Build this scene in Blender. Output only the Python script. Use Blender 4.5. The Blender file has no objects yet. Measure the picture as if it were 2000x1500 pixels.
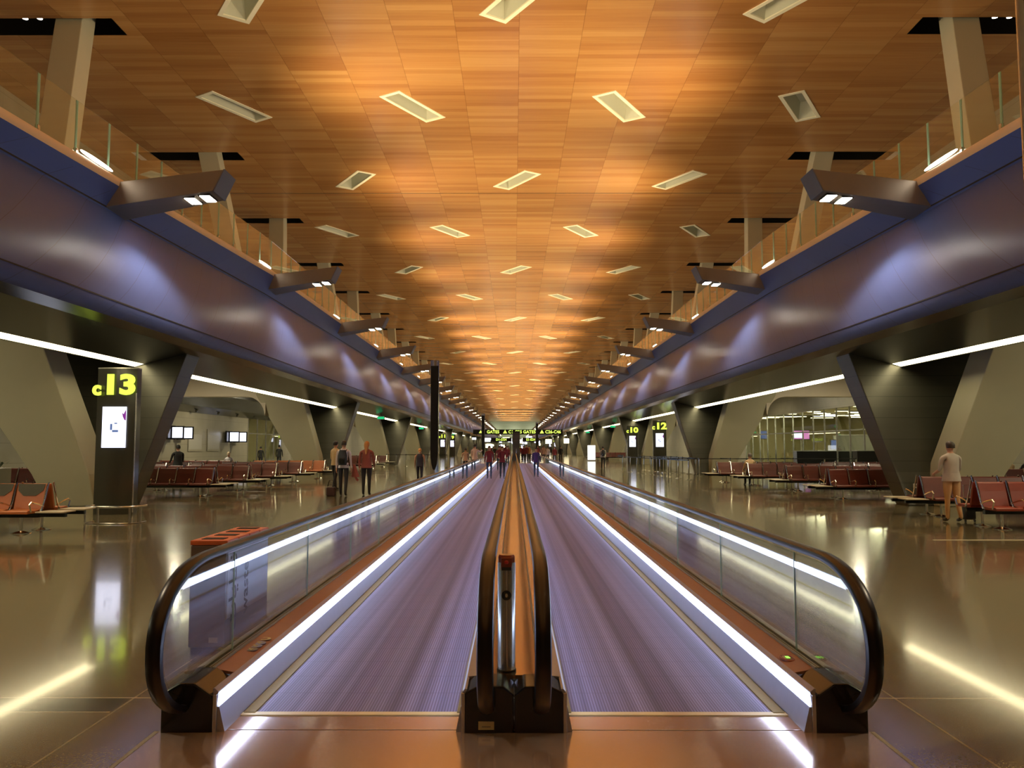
import bpy, bmesh, math, random
from math import sin, cos, pi, radians, atan, sqrt, atan2, hypot
from mathutils import Vector, Matrix
random.seed(7)
SC = bpy.context.scene
COL = SC.collection

# ------------------------------------------------------------------ camera, world, exposure
cam = bpy.data.cameras.new('camera')
cam.sensor_width = 36.0
cam.lens = 36.0 * 1600 / 2000
cam.clip_start = 0.05
cam.clip_end = 2000
camo = bpy.data.objects.new('camera', cam)
COL.objects.link(camo)
camo.location = (0, 0, 1.65)
camo.rotation_euler = (radians(90 + 4.36), 0, atan(4 / 1600))
SC.camera = camo
w = bpy.data.worlds.new('world')
SC.world = w
w.use_nodes = True
w.node_tree.nodes['Background'].inputs[0].default_value = (1.0, 0.72, 0.42, 1)
w.node_tree.nodes['Background'].inputs[1].default_value = 0.10
SC.view_settings.view_transform = 'Standard'
SC.view_settings.look = 'None'
SC.view_settings.gamma = 1
SC.view_settings.exposure = 0.5
SC.view_settings.use_curve_mapping = False
SC.cycles.use_denoising = True
SC.cycles.max_bounces = 7
SC.cycles.diffuse_bounces = 3
SC.cycles.glossy_bounces = 4
SC.cycles.transmission_bounces = 6
SC.cycles.transparent_max_bounces = 24
SC.cycles.caustics_reflective = False
SC.cycles.caustics_refractive = False
SC.cycles.sample_clamp_indirect = 3
SC.cycles.use_light_tree = True
SC.cycles.adaptive_threshold = 0.02

XC = 0.10            # the hall's centre line
PER = 26.5           # column bay
V0 = 23.3            # the first visible pair of V columns
CZ = 17.35           # ceiling
YEND = 520.0

# ------------------------------------------------------------------ materials
def newmat(name):
    m = bpy.data.materials.new(name)
    m.use_nodes = True
    return m, m.node_tree, m.node_tree.nodes['Principled BSDF']

def pbr(name, col, rough=0.5, metal=0.0, spec=0.5, noise=0.0, nscale=8.0, emit=None, es=0.0, coat=0.0, bump=0.0, bscale=40):
    m, nt, b = newmat(name)
    b.inputs['Base Color'].default_value = (*col, 1)
    b.inputs['Roughness'].default_value = rough
    b.inputs['Metallic'].default_value = metal
    b.inputs['Specular IOR Level'].default_value = spec
    b.inputs['Coat Weight'].default_value = coat
    tc = nt.nodes.new('ShaderNodeTexCoord')
    if noise > 0:
        n = nt.nodes.new('ShaderNodeTexNoise')
        n.inputs['Scale'].default_value = nscale
        n.inputs['Detail'].default_value = 4
        nt.links.new(tc.outputs['Object'], n.inputs['Vector'])
        r = nt.nodes.new('ShaderNodeMapRange')
        r.inputs['To Min'].default_value = 1 - noise
        r.inputs['To Max'].default_value = 1 + noise
        nt.links.new(n.outputs['Fac'], r.inputs['Value'])
        mx = nt.nodes.new('ShaderNodeVectorMath')
        mx.operation = 'SCALE'
        mx.inputs[0].default_value = col
        nt.links.new(r.outputs[0], mx.inputs['Scale'])
        nt.links.new(mx.outputs[0], b.inputs['Base Color'])
    if bump > 0:
        n = nt.nodes.new('ShaderNodeTexNoise')
        n.inputs['Scale'].default_value = bscale
        nt.links.new(tc.outputs['Object'], n.inputs['Vector'])
        bp = nt.nodes.new('ShaderNodeBump')
        bp.inputs['Strength'].default_value = bump
        bp.inputs['Distance'].default_value = 0.01
        nt.links.new(n.outputs['Fac'], bp.inputs['Height'])
        nt.links.new(bp.outputs[0], b.inputs['Normal'])
    if emit:
        b.inputs['Emission Color'].default_value = (*emit, 1)
        b.inputs['Emission Strength'].default_value = es
    return m

def emis(name, col, s, sample=True):
    m = bpy.data.materials.new(name)
    m.use_nodes = True
    nt = m.node_tree
    nt.nodes.clear()
    e = nt.nodes.new('ShaderNodeEmission')
    e.inputs[0].default_value = (*col, 1)
    e.inputs[1].default_value = s
    o = nt.nodes.new('ShaderNodeOutputMaterial')
    nt.links.new(e.outputs[0], o.inputs[0])
    m.cycles.emission_sampling = 'FRONT' if sample else 'NONE'
    return m

def glassmat(name, tint=(0.93, 0.97, 0.95), refl=0.10, rough=0.0):
    """architectural glass: clear transmission with a fresnel reflection"""
    m = bpy.data.materials.new(name)
    m.use_nodes = True
    nt = m.node_tree
    nt.nodes.clear()
    tr = nt.nodes.new('ShaderNodeBsdfTransparent')
    tr.inputs[0].default_value = (*tint, 1)
    gl = nt.nodes.new('ShaderNodeBsdfGlossy')
    gl.inputs[0].default_value = (1, 1, 1, 1)
    gl.inputs['Roughness'].default_value = rough
    lw = nt.nodes.new('ShaderNodeLayerWeight')
    lw.inputs[0].default_value = 0.5
    pw = nt.nodes.new('ShaderNodeMath'); pw.operation = 'POWER'; pw.inputs[1].default_value = 4.6
    nt.links.new(lw.outputs['Facing'], pw.inputs[0])
    mr = nt.nodes.new('ShaderNodeMapRange')
    mr.inputs['To Min'].default_value = refl * 0.4
    mr.inputs['To Max'].default_value = 0.95
    mx = nt.nodes.new('ShaderNodeMixShader')
    nt.links.new(pw.outputs[0], mr.inputs[0])
    nt.links.new(mr.outputs[0], mx.inputs[0])
    nt.links.new(tr.outputs[0], mx.inputs[1])
    nt.links.new(gl.outputs[0], mx.inputs[2])
    o = nt.nodes.new('ShaderNodeOutputMaterial')
    nt.links.new(mx.outputs[0], o.inputs[0])
    return m

class NT:
    """small helper to write node maths"""
    def __init__(s, nt): s.nt = nt
    def m(s, op, a, b=None, c=None):
        n = s.nt.nodes.new('ShaderNodeMath'); n.operation = op
        for i, v in enumerate((a, b, c)):
            if v is None: continue
            if isinstance(v, (int, float)): n.inputs[i].default_value = v
            else: s.nt.links.new(v, n.inputs[i])
        return n.outputs[0]
    def line(s, v, period, width, off=0.0):
        """1 on thin lines every period"""
        a = s.m('ADD', v, math.ceil(130 / period) * period - off)
        f = s.m('MODULO', a, period)
        f = s.m('ABSOLUTE', s.m('SUBTRACT', f, period / 2))
        return s.m('GREATER_THAN', f, period / 2 - width / 2)
    def xyz(s, kind='Object'):
        tc = s.nt.nodes.new('ShaderNodeTexCoord')
        sp = s.nt.nodes.new('ShaderNodeSeparateXYZ')
        s.nt.links.new(tc.outputs[kind], sp.inputs[0])
        return sp.outputs
    def white(s, x, y):
        c = s.nt.nodes.new('ShaderNodeCombineXYZ')
        for i, v in enumerate((x, y)):
            s.nt.links.new(v, c.inputs[i])
        n = s.nt.nodes.new('ShaderNodeTexWhiteNoise'); n.noise_dimensions = '2D'
        s.nt.links.new(c.outputs[0], n.inputs['Vector'])
        return n.outputs['Value']
    def ramp(s, v, stops):
        r = s.nt.nodes.new('ShaderNodeValToRGB')
        e = r.color_ramp.elements
        while len(e) < len(stops): e.new(0.5)
        for k, (p, c) in zip(e, stops):
            k.position = p; k.color = (*c, 1)
        s.nt.links.new(v, r.inputs[0])
        return r.outputs[0]
    def mix(s, f, a, b):
        n = s.nt.nodes.new('ShaderNodeMix'); n.data_type = 'RGBA'
        for k, v in ((0, f), (6, a), (7, b)):
            if isinstance(v, (int, float)): n.inputs[k].default_value = v
            elif isinstance(v, tuple): n.inputs[k].default_value = (*v, 1)
            else: s.nt.links.new(v, n.inputs[k])
        return n.outputs[2]

def wood_ceiling():
    m, nt, b = newmat('wood_ceiling')
    T = NT(nt)
    x, y, z = T.xyz()
    PW = 2.4
    xo = T.m('SUBTRACT', x, 0.2)
    col = T.m('FLOOR', T.m('DIVIDE', xo, PW))
    jit = T.white(col, col)
    ys = T.m('ADD', y, T.m('MULTIPLY', jit, 5.0))
    r1 = T.m('FLOOR', T.m('DIVIDE', ys, 0.36))
    r2 = T.m('FLOOR', T.m('DIVIDE', ys, 1.26))
    r3 = T.m('FLOOR', T.m('DIVIDE', ys, 3.3))
    n1 = T.white(col, r1); n2 = T.white(col, r2); n3 = T.white(col, r3)
    tone = T.m('ADD', T.m('ADD', T.m('MULTIPLY', n1, 0.42), T.m('MULTIPLY', n2, 0.32)), T.m('MULTIPLY', n3, 0.26))
    # fine grain along the plank
    tc = nt.nodes.new('ShaderNodeTexCoord')
    mp = nt.nodes.new('ShaderNodeMapping'); mp.inputs['Scale'].default_value = (0.35, 9, 1)
    nt.links.new(tc.outputs['Object'], mp.inputs[0])
    no = nt.nodes.new('ShaderNodeTexNoise'); no.inputs['Scale'].default_value = 1.6; no.inputs['Detail'].default_value = 5
    nt.links.new(mp.outputs[0], no.inputs[0])
    g = T.m('MULTIPLY', T.m('SUBTRACT', no.outputs['Fac'], 0.5), 0.45)
    tone = T.m('ADD', tone, g)
    c = T.ramp(tone, [(0.05, (0.32, 0.135, 0.036)), (0.5, (0.44, 0.205, 0.060)), (0.9, (0.54, 0.285, 0.092))])
    seam = T.line(xo, PW, 0.03)
    seam2 = T.line(y, PER * 2, 0.09, 49.9)
    fine = T.line(y, 0.105, 0.02)
    gate = T.m('GREATER_THAN', n2, 0.45)
    k = T.m('MAXIMUM', T.m('MULTIPLY', seam, 0.32), T.m('MULTIPLY', seam2, 0.9))
    k = T.m('MAXIMUM', k, T.m('MULTIPLY', T.m('MULTIPLY', fine, gate), 0.28))
    c = T.mix(k, c, (0.04, 0.014, 0.005))
    nt.links.new(c, b.inputs['Base Color'])
    b.inputs['Roughness'].default_value = 0.25
    b.inputs['Specular IOR Level'].default_value = 0.9
    return m

def floor_mat():
    m, nt, b = newmat('polished_terrazzo')
    T = NT(nt)
    x, y, z = T.xyz()
    tc = nt.nodes.new('ShaderNodeTexCoord')
    no = nt.nodes.new('ShaderNodeTexNoise'); no.inputs['Scale'].default_value = 60; no.inputs['Detail'].default_value = 3
    nt.links.new(tc.outputs['Object'], no.inputs[0])
    c = T.ramp(no.outputs['Fac'], [(0.35, (0.130, 0.110, 0.052)), (0.65, (0.165, 0.142, 0.074))])
    ax = T.m('ABSOLUTE', x)
    # dark cross bands on the left side
    band = T.m('MULTIPLY', T.m('GREATER_THAN', y, 5.24), T.m('LESS_THAN', y, 5.53))
    band = T.m('MULTIPLY', band, T.m('LESS_THAN', x, -2.52))
    c = T.mix(T.m('MULTIPLY', band, 0.6), c, (0.02, 0.022, 0.016))
    l1 = T.line(y, 9.12, 0.022, 5.53)
    l2 = T.m('MULTIPLY', T.line(y, 3.04, 0.012, 5.53), 0.35)
    l3 = T.m('MULTIPLY', T.line(ax, 3.04, 0.014, 2.50), 0.55)
    e1 = T.m('LESS_THAN', T.m('ABSOLUTE', T.m('SUBTRACT', y, 5.24)), 0.008)
    e1 = T.m('MULTIPLY', e1, T.m('LESS_THAN', x, -2.52))
    k = T.m('MAXIMUM', T.m('MAXIMUM', l1, l2), T.m('MAXIMUM', l3, e1))
    c = T.mix(T.m('MULTIPLY', k, 0.7), c, (0.42, 0.36, 0.24))
    nt.links.new(c, b.inputs['Base Color'])
    b.inputs['Roughness'].default_value = 0.13
    b.inputs['Specular IOR Level'].default_value = 0.65
    b.inputs['Coat Weight'].default_value = 0.35
    b.inputs['Coat Roughness'].default_value = 0.05
    return m

def belly_mat():
    m, nt, b = newmat('lavender_metal_cladding')
    T = NT(nt)
    x, y, z = T.xyz()
    yy = T.m('SUBTRACT', y, T.m('MULTIPLY', z, 1.6))
    j = T.m('MULTIPLY', T.line(yy, 1.77, 0.022), T.m('LESS_THAN', z, 7.95))
    s1 = T.line(y, 100000.0, 0.001)
    no = T.white(T.m('FLOOR', T.m('DIVIDE', T.m('ADD', yy, 0.885), 1.77)), T.m('GREATER_THAN', z, 6.1))
    v = T.m('ADD', 0.93, T.m('MULTIPLY', no, 0.14))
    cc = nt.nodes.new('ShaderNodeVectorMath'); cc.operation = 'SCALE'
    cc.inputs[0].default_value = (0.062, 0.098, 0.29)
    nt.links.new(v, cc.inputs['Scale'])
    c = T.mix(T.m('MULTIPLY', j, 0.6), cc.outputs[0], (0.03, 0.03, 0.045))
    nt.links.new(c, b.inputs['Base Color'])
    b.inputs['Metallic'].default_value = 0.15
    b.inputs['Roughness'].default_value = 0.40
    b.inputs['Specular IOR Level'].default_value = 0.22
    return m

def belt_mat():
    m, nt, b = newmat('ribbed_pallet')
    T = NT(nt)
    x, y, z = T.xyz()
    rib = T.line(x, 0.018, 0.008)
    pal = T.m('MULTIPLY', T.line(y, 0.40, 0.012), 0.35)
    tc = nt.nodes.new('ShaderNodeTexCoord')
    mp = nt.nodes.new('ShaderNodeMapping'); mp.inputs['Scale'].default_value = (5.5, 0.01, 1)
    nt.links.new(tc.outputs['Object'], mp.inputs[0])
    no = nt.nodes.new('ShaderNodeTexNoise'); no.inputs['Scale'].default_value = 1.3; no.inputs['Detail'].default_value = 3
    nt.links.new(mp.outputs[0], no.inputs[0])
    c = T.ramp(no.outputs['Fac'], [(0.36, (0.11, 0.112, 0.18)), (0.62, (0.24, 0.245, 0.40))])  # lengthwise lavender streaks: led reflections put into the belt colour
    c = T.mix(T.m('MAXIMUM', T.m('MULTIPLY', rib, 0.5), pal), c, (0.035, 0.03, 0.04))
    nt.links.new(c, b.inputs['Base Color'])
    b.inputs['Metallic'].default_value = 0.0
    b.inputs['Specular IOR Level'].default_value = 0.18
    b.inputs['Roughness'].default_value = 0.5
    return m

def cladding_dark():
    m, nt, b = newmat('dark_bronze_cladding')
    T = NT(nt)
    x, y, z = T.xyz()
    l = T.line(z, 0.62, 0.012)
    no = T.white(T.m('FLOOR', T.m('DIVIDE', T.m('ADD', z, 0.31), 0.62)), T.m('FLOOR', T.m('DIVIDE', y, 200)))
    v = T.m('ADD', 0.85, T.m('MULTIPLY', no, 0.3))
    cc = nt.nodes.new('ShaderNodeVectorMath'); cc.operation = 'SCALE'
    cc.inputs[0].default_value = (0.070, 0.068, 0.052)
    nt.links.new(v, cc.inputs['Scale'])
    c = T.mix(T.m('MULTIPLY', l, 0.7), cc.outputs[0], (0.012, 0.012, 0.012))
    nt.links.new(c, b.inputs['Base Color'])
    b.inputs['Roughness'].default_value = 0.38
    b.inputs['Metallic'].default_value = 0.35
    return m

def wall_mat():
    m, nt, b = newmat('beige_wall_panels')
    T = NT(nt)
    x, y, z = T.xyz()
    l = T.m('MAXIMUM', T.line(z, 0.9, 0.02), T.m('MULTIPLY', T.line(y, 2.9, 0.02), 0.6))
    tc = nt.nodes.new('ShaderNodeTexCoord')
    no = nt.nodes.new('ShaderNodeTexNoise'); no.inputs['Scale'].default_value = 0.6
    nt.links.new(tc.outputs['Object'], no.inputs[0])
    c = T.ramp(no.outputs['Fac'], [(0.3, (0.30, 0.27, 0.19)), (0.7, (0.38, 0.34, 0.25))])
    c = T.mix(T.m('MULTIPLY', l, 0.5), c, (0.08, 0.07, 0.05))
    nt.links.new(c, b.inputs['Base Color'])
    b.inputs['Roughness'].default_value = 0.35
    return m

M = dict(
    loungew=pbr('yellowish_lounge_wall', (0.55, 0.50, 0.24), 0.5, noise=0.08, nscale=.5),
    wood=wood_ceiling(), floor=floor_mat(), belly=belly_mat(), belt=belt_mat(), dark=cladding_dark(), wall=wall_mat(),
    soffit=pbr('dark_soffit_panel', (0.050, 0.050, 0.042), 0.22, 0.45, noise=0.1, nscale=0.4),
    cream=pbr('cream_painted_column', (0.50, 0.46, 0.32), 0.55, noise=0.04, nscale=2),
    creamw=pbr('cream_fascia', (0.62, 0.52, 0.38), 0.5, noise=0.04, nscale=2),
    curb=pbr('pale_bronze_curb', (0.62, 0.50, 0.36), 0.35, 0.1, noise=0.03),
    arm=pbr('grey_painted_steel', (0.22, 0.19, 0.155), 0.38, 0.3, noise=0.05),
    armtip=pbr('blue_grey_steel', (0.16, 0.18, 0.25), 0.3, 0.5, noise=0.04),
    black=pbr('gloss_black', (0.008, 0.008, 0.008), 0.16, 0, 0.6, noise=0.1),
    rubber=pbr('black_rubber_handrail', (0.006, 0.005, 0.005), 0.30, 0, 0.25, noise=0.1, nscale=20),
    steel=pbr('brushed_steel', (0.55, 0.54, 0.50), 0.20, 0.85, noise=0.06, nscale=30),
    skirt=pbr('brushed_skirt_steel', (0.36, 0.38, 0.46), 0.30, 0.5, noise=0.06, nscale=12),
    landing=pbr('landing_plate_steel', (0.60, 0.50, 0.43), 0.15, 0.7, noise=0.05, nscale=3),
    copper=pbr('bronze_deck', (0.34, 0.18, 0.125), 0.36, 0.5, noise=0.08, nscale=10),
    centre=pbr('bronze_centre_deck', (0.55, 0.33, 0.18), 0.17, 0.9, noise=0.08, nscale=10),
    olive=pbr('brass_gasket', (0.30, 0.25, 0.13), 0.3, 0.7, noise=0.05),
    yellow=pbr('yellow_comb', (0.62, 0.56, 0.26), 0.45, 0.2, noise=0.05),
    brush=pbr('olive_brush', (0.22, 0.19, 0.06), 0.7, noise=0.2, nscale=60),
    glass=glassmat('balustrade_glass', (0.86, 0.91, 0.93), 0.10),
    glass2=glassmat('railing_glass', (0.90, 0.93, 0.90), 0.06),
    glassedge=pbr('green_glass_edge', (0.35, 0.62, 0.50), 0.15, 0, 0.8, emit=(0.35, 0.62, 0.50), es=0.0),
    led=emis('blue_white_led', (0.60, 0.68, 1.0), 9.0),
    strip=emis('warm_white_strip', (1.0, 0.86, 0.50), 7.0),
    lamp=emis('warm_lamp_lens', (1.0, 0.84, 0.60), 40.0, False),
    lamp2=emis('warm_uplight_lens', (1.0, 0.88, 0.70), 12.0, False),
    greentext=emis('lime_lettering', (0.62, 0.80, 0.08), 1.15, False),
    greentext2=emis('lime_sign_lettering', (0.66, 0.85, 0.12), 1.1, False),
    screen=emis('white_screen', (0.80, 0.82, 1.0), 1.5),
    screend=emis('screen_violet', (0.30, 0.05, 0.34), 0.6, False),
    screenb=emis('screen_blue', (0.10, 0.16, 0.35), 0.7, False),
    screenp=emis('screen_pink', (0.9, 0.30, 0.65), .8, False),
    exitg=emis('green_exit', (0.02, 0.55, 0.20), .8, False),
    totem=pbr('dark_totem_glass', (0.045, 0.043, 0.032), 0.18, 0.2, 0.7, noise=0.06, nscale=1.5),
    recess=pbr('pale_recess', (0.55, 0.55, 0.42), 0.6, noise=0.03),
    recessf=pbr('pale_frame', (0.88, 0.84, 0.62), 0.45, noise=0.02),
    void=pbr('dark_ceiling_void', (0.012, 0.010, 0.008), 0.8, noise=0.1),
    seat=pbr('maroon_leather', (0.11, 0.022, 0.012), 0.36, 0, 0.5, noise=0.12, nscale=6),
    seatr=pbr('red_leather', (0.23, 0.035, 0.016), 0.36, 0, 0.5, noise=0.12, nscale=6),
    seatt=pbr('lit_tan_leather', (0.42, 0.13, 0.035), 0.40, 0, 0.5, noise=0.12, nscale=6),
    pad=pbr('dark_headrest_cover', (0.055, 0.055, 0.032), 0.6, noise=0.1),
    chrome=pbr('chrome', (0.75, 0.72, 0.64), 0.13, 1.0, noise=0.03),
    table=pbr('cream_side_table', (0.45, 0.40, 0.28), 0.35, noise=0.04),
    bin=pbr('bin_grey_steel', (0.20, 0.17, 0.15), 0.34, 0.6, noise=0.06),
    binorange=pbr('bin_orange_top', (0.55, 0.14, 0.04), 0.4, 0.1, noise=0.05),
    binblue=pbr('bin_white_panel', (0.60, 0.70, 0.86), 0.4, noise=0.03),
    ink=pbr('dark_ink', (0.012, 0.020, 0.030), 0.5, noise=0.05),
    sticker=pbr('yellowed_sticker', (0.55, 0.50, 0.26), 0.5, noise=0.08, nscale=30),
    redbrown=pbr('red_brown_plastic', (0.20, 0.045, 0.02), 0.25, noise=0.08),
    red=pbr('red_button', (0.45, 0.03, 0.02), 0.3, noise=0.05),
    white=pbr('white_paint', (0.75, 0.74, 0.70), 0.5, noise=0.03),
    grey=pbr('mid_grey_panel', (0.20, 0.20, 0.17), 0.4, noise=0.05),
    leafg=pbr('dark_leaf', (0.03, 0.07, 0.02), 0.5, noise=0.3, nscale=5),
    pot=pbr('pale_planter', (0.45, 0.42, 0.35), 0.5, noise=0.05),
)

# ------------------------------------------------------------------ mesh helpers
class MB:
    def __init__(s): s.v = []; s.f = []; s.m = []
    def add(s, vs, fs, mi=0):
        o = len(s.v); s.v += [tuple(p) for p in vs]
        s.f += [tuple(i + o for i in f) for f in fs]; s.m += [mi] * len(fs)
        return s
    def box(s, x0, x1, y0, y1, z0, z1, mi=0):
        x0, x1 = min(x0, x1), max(x0, x1)
        v = [(x, y, z) for z in (z0, z1) for (x, y) in ((x0, y0), (x1, y0), (x1, y1), (x0, y1))]
        return s.add(v, [(3, 2, 1, 0), (4, 5, 6, 7), (0, 1, 5, 4), (1, 2, 6, 5), (2, 3, 7, 6), (3, 0, 4, 7)], mi)
    def loft(s, rings, closed=True, caps=True, mi=0):
        n = len(rings[0]); v = [p for r in rings for p in r]; f = []
        for k in range(len(rings) - 1):
            for i in range(n if closed else n - 1):
                j = (i + 1) % n
                f.append((k * n + i, k * n + j, (k + 1) * n + j, (k + 1) * n + i))
        if caps and closed:
            f.append(tuple(range(n - 1, -1, -1)))
            f.append(tuple((len(rings) - 1) * n + i for i in range(n)))
        return s.add(v, f, mi)
    def prism(s, prof, y0, y1, axis='y', mi=0, closed=True):
        def P(a, b, t):
            return (a, t, b) if axis == 'y' else ((t, a, b) if axis == 'x' else (a, b, t))
        return s.loft([[P(a, b, y0) for a, b in prof], [P(a, b, y1) for a, b in prof]], closed, closed, mi)
    def tube(s, pts, r, n=8, mi=0, caps=True, flat=1.0):
        pts = [Vector(p) for p in pts]; rings = []
        up = None
        for i, p in enumerate(pts):
            t = (pts[min(i + 1, len(pts) - 1)] - pts[max(i - 1, 0)]).normalized()
            if up is None:
                up = Vector((0, 0, 1)) if abs(t.z) < 0.9 else Vector((1, 0, 0))
            a = t.cross(up).normalized(); b = a.cross(t).normalized(); up = b
            rr = r[i] if isinstance(r, (list, tuple)) else r
            rings.append([p + a * cos(2 * pi * k / n) * rr + b * sin(2 * pi * k / n) * rr * flat for k in range(n)])
        return s.loft(rings, True, caps, mi)
    def lathe(s, prof, c=(0, 0, 0), n=20, mi=0):
        rings = [[(c[0] + r * cos(2 * pi * k / n), c[1] + r * sin(2 * pi * k / n), c[2] + z) for k in range(n)] for r, z in prof]
        return s.loft(rings, True, True, mi)
    def ball(s, c, r, n=10, m=7, mi=0):
        if not isinstance(r, (tuple, list)): r = (r, r, r)
        rings = []
        for i in range(m + 1):
            a = -pi / 2 + pi * (i + 0.02) / (m + 0.04)
            rings.append([(c[0] + r[0] * cos(a) * cos(2 * pi * k / n), c[1] + r[1] * cos(a) * sin(2 * pi * k / n), c[2] + r[2] * sin(a)) for k in range(n)])
        return s.loft(rings, True, True, mi)
    def build(s, name, mat, parent=None, smooth=False, bevel=0.0, loc=None):
        me = bpy.data.meshes.new(name)
        me.from_pydata(s.v, [], s.f)
        mats = mat if isinstance(mat, (list, tuple)) else [mat]
        for k in mats: me.materials.append(M[k] if isinstance(k, str) else k)
        for i, p in enumerate(me.polygons):
            p.material_index = min(s.m[i], len(mats) - 1)
            p.use_smooth = smooth
        bm = bmesh.new(); bm.from_mesh(me)
        bmesh.ops.recalc_face_normals(bm, faces=bm.faces)
        if bevel > 0:
            es = [e for e in bm.edges if e.is_manifold and e.calc_face_angle(0) > 0.5]
            bmesh.ops.bevel(bm, geom=es, offset=bevel, segments=2, affect='EDGES', profile=0.6)
        bm.to_mesh(me); bm.free()
        if smooth: me.set_sharp_from_angle(angle=radians(42))
        o = bpy.data.objects.new(name, me)
        COL.objects.link(o)
        if parent: o.parent = parent
        if loc: o.location = loc
        return o

def tag(o, label, cat, group=None, kind=None):
    if label: o['label'] = label
    if cat: o['category'] = cat
    if group: o['group'] = group
    if kind: o['kind'] = kind
    return o
def thing(name, loc, label, cat, group=None, rz=0):
    o = bpy.data.objects.new(name, None)
    COL.objects.link(o); o.location = loc; o.rotation_euler = (0, 0, rz)
    o.empty_display_size = 0.2
    return tag(o, label, cat, group)
def struct(name, mb, mat, smooth=False):
    o = mb.build(name, mat, None, smooth); o['kind'] = 'structure'; return o
def kids(o): return list(o.children)
def dup(root, loc=None, rz=None, label=None, sx=None):
    r = root.copy(); COL.objects.link(r)
    if loc is not None: r.location = loc
    if rz is not None: r.rotation_euler = (0, 0, rz)
    if sx is not None: r.scale = sx
    if label: r['label'] = label
    for ch in kids(root):
        if ch.name not in COL.objects: continue
        c = ch.copy(); COL.objects.link(c); c.parent = r
        for g in kids(ch):
            d = g.copy(); COL.objects.link(d); d.parent = c
    return r
def textmesh(name, body, size, mat, parent, loc, rot=(pi / 2, 0, 0), bold=0.0, extrude=0.004, ax='CENTER', sx=1.0):
    cu = bpy.data.curves.new(name, 'FONT')
    cu.body = body; cu.size = size; cu.offset = bold; cu.extrude = extrude
    cu.align_x = ax; cu.align_y = 'CENTER'; cu.resolution_u = 4
    t = bpy.data.objects.new(name, cu); COL.objects.link(t)
    dg = bpy.context.evaluated_depsgraph_get()
    me = bpy.data.meshes.new_from_object(t.evaluated_get(dg))
    bpy.data.objects.remove(t)
    me.materials.clear(); me.materials.append(M[mat])
    o = bpy.data.objects.new(name, me); COL.objects.link(o)
    o.parent = parent; o.location = loc; o.rotation_euler = rot; o.scale = (sx, 1, 1)
    return o
def lamp(name, kind, loc, power, col, parent=None, **k):
    l = bpy.data.lights.new(name, kind); l.energy = power; l.color = col
    for a, b in k.items():
        if a not in ('rot', 'aim'): setattr(l, a, b)
    o = bpy.data.objects.new(name, l); COL.objects.link(o); o.location = loc
    if 'aim' in k:
        d = Vector(k['aim']) - Vector(loc)
        o.rotation_euler = d.to_track_quat('-Z', 'Y').to_euler()
    if 'rot' in k: o.rotation_euler = k['rot']
    if parent: o.parent = parent
    return o
ORD = ['first', 'second', 'third', 'fourth', 'fifth', 'sixth', 'seventh', 'eighth', 'ninth', 'tenth', 'eleventh', 'twelfth',
       'thirteenth', 'fourteenth', 'fifteenth', 'sixteenth', 'seventeenth', 'eighteenth', 'nineteenth', 'twentieth']
for _t in ('twenty', 'thirty', 'forty', 'fifty'):
    if _t != 'twenty': ORD.append(_t[:-1] + 'ieth')
    ORD += [_t + '-' + o_ for o_ in ORD[:9]]
SN = {-1: 'left', 1: 'right'}

# ------------------------------------------------------------------ large structure
mb = MB(); mb.box(-60, 60, -75, 560, -0.30, 0.0)
struct('floor', mb, 'floor')

# ceiling lights layout (centres) -- alternating rows of four and three
LR = [(27.6, 0), (36.9, 1), (47.4, 0), (58.9, 1), (72.0, 0), (85.3, 1), (100.3, 0), (117.4, 1), (136.1, 0), (155, 1), (174, 0), (193, 1),
      (212, 0), (231, 1), (250, 0), (269, 1), (288, 0), (310, 1), (332, 0), (354, 1), (376, 0), (398, 1)]
LX = {1: (-12.95, -4.67, 4.9, 13.25), 0: (-9.4, 0.15, 9.75)}
SKY = []
for k, (yy, four) in enumerate(LR):
    for i, xx in enumerate(LX[four]):
        SKY.append((k, i, xx, yy, four))
def light_corners(xx, yy, four, L=3.35, W=1.05):
    a = radians(58.5) if four else radians(180 - 57)
    d = Vector((cos(a), sin(a))); n = Vector((-d.y, d.x))
    c = Vector((xx, yy))
    return [c + d * (sx * L / 2) + n * (sy * W / 2) for sx, sy in ((-1, -1), (1, -1), (1, 1), (-1, 1))]
HOLE = []
for k in range(-1, 19):
    for t in (-6.45, 6.3):
        yc = V0 + PER * k + t
        if yc > 0:
            HOLE.append((yc, t))

from mathutils.geometry import delaunay_2d_cdt
loops = [[(-22.5, -75), (22.7, -75), (22.7, YEND), (-22.5, YEND)]]
holes = [[tuple(c) for c in light_corners(xx, yy, four)] for k, i, xx, yy, four in SKY]
for yc, t in HOLE:
    for s in (-1, 1):
        a, b = XC + s * 14.9, XC + s * 20.6
        holes.append([(min(a, b), yc - .62), (max(a, b), yc - .62), (max(a, b), yc + .62), (min(a, b), yc + .62)])
vv = []; ee = []
for lp in loops + holes:
    o0 = len(vv); vv += [Vector(p) for p in lp]; ee += [(o0 + i, o0 + (i + 1) % len(lp)) for i in range(len(lp))]
rv, re_, rf = delaunay_2d_cdt(vv, ee, [], 0, 1e-5)[:3]
def inside(p, q):
    sg = [(q[(i + 1) % 4][0] - q[i][0]) * (p.y - q[i][1]) - (q[(i + 1) % 4][1] - q[i][1]) * (p.x - q[i][0]) for i in range(4)]
    return all(a > 0 for a in sg) or all(a < 0 for a in sg)
hc = [(sum(p[1] for p in q) / 4, q) for q in holes]
fs = []
for f in rf:
    c = sum((rv[i] for i in f), Vector((0, 0))) / len(f)
    if not any(abs(c.y - hy) < 3 and inside(c, q) for hy, q in hc): fs.append(f)
mb = MB(); mb.add([(v.x, v.y, CZ) for v in rv], fs)
struct('ceiling', mb, 'wood')
mb = MB()
mb.box(-23, 23.2, -75, YEND, CZ + 2.2, CZ + 2.4)
struct('ceiling_void', mb, 'void')
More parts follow.
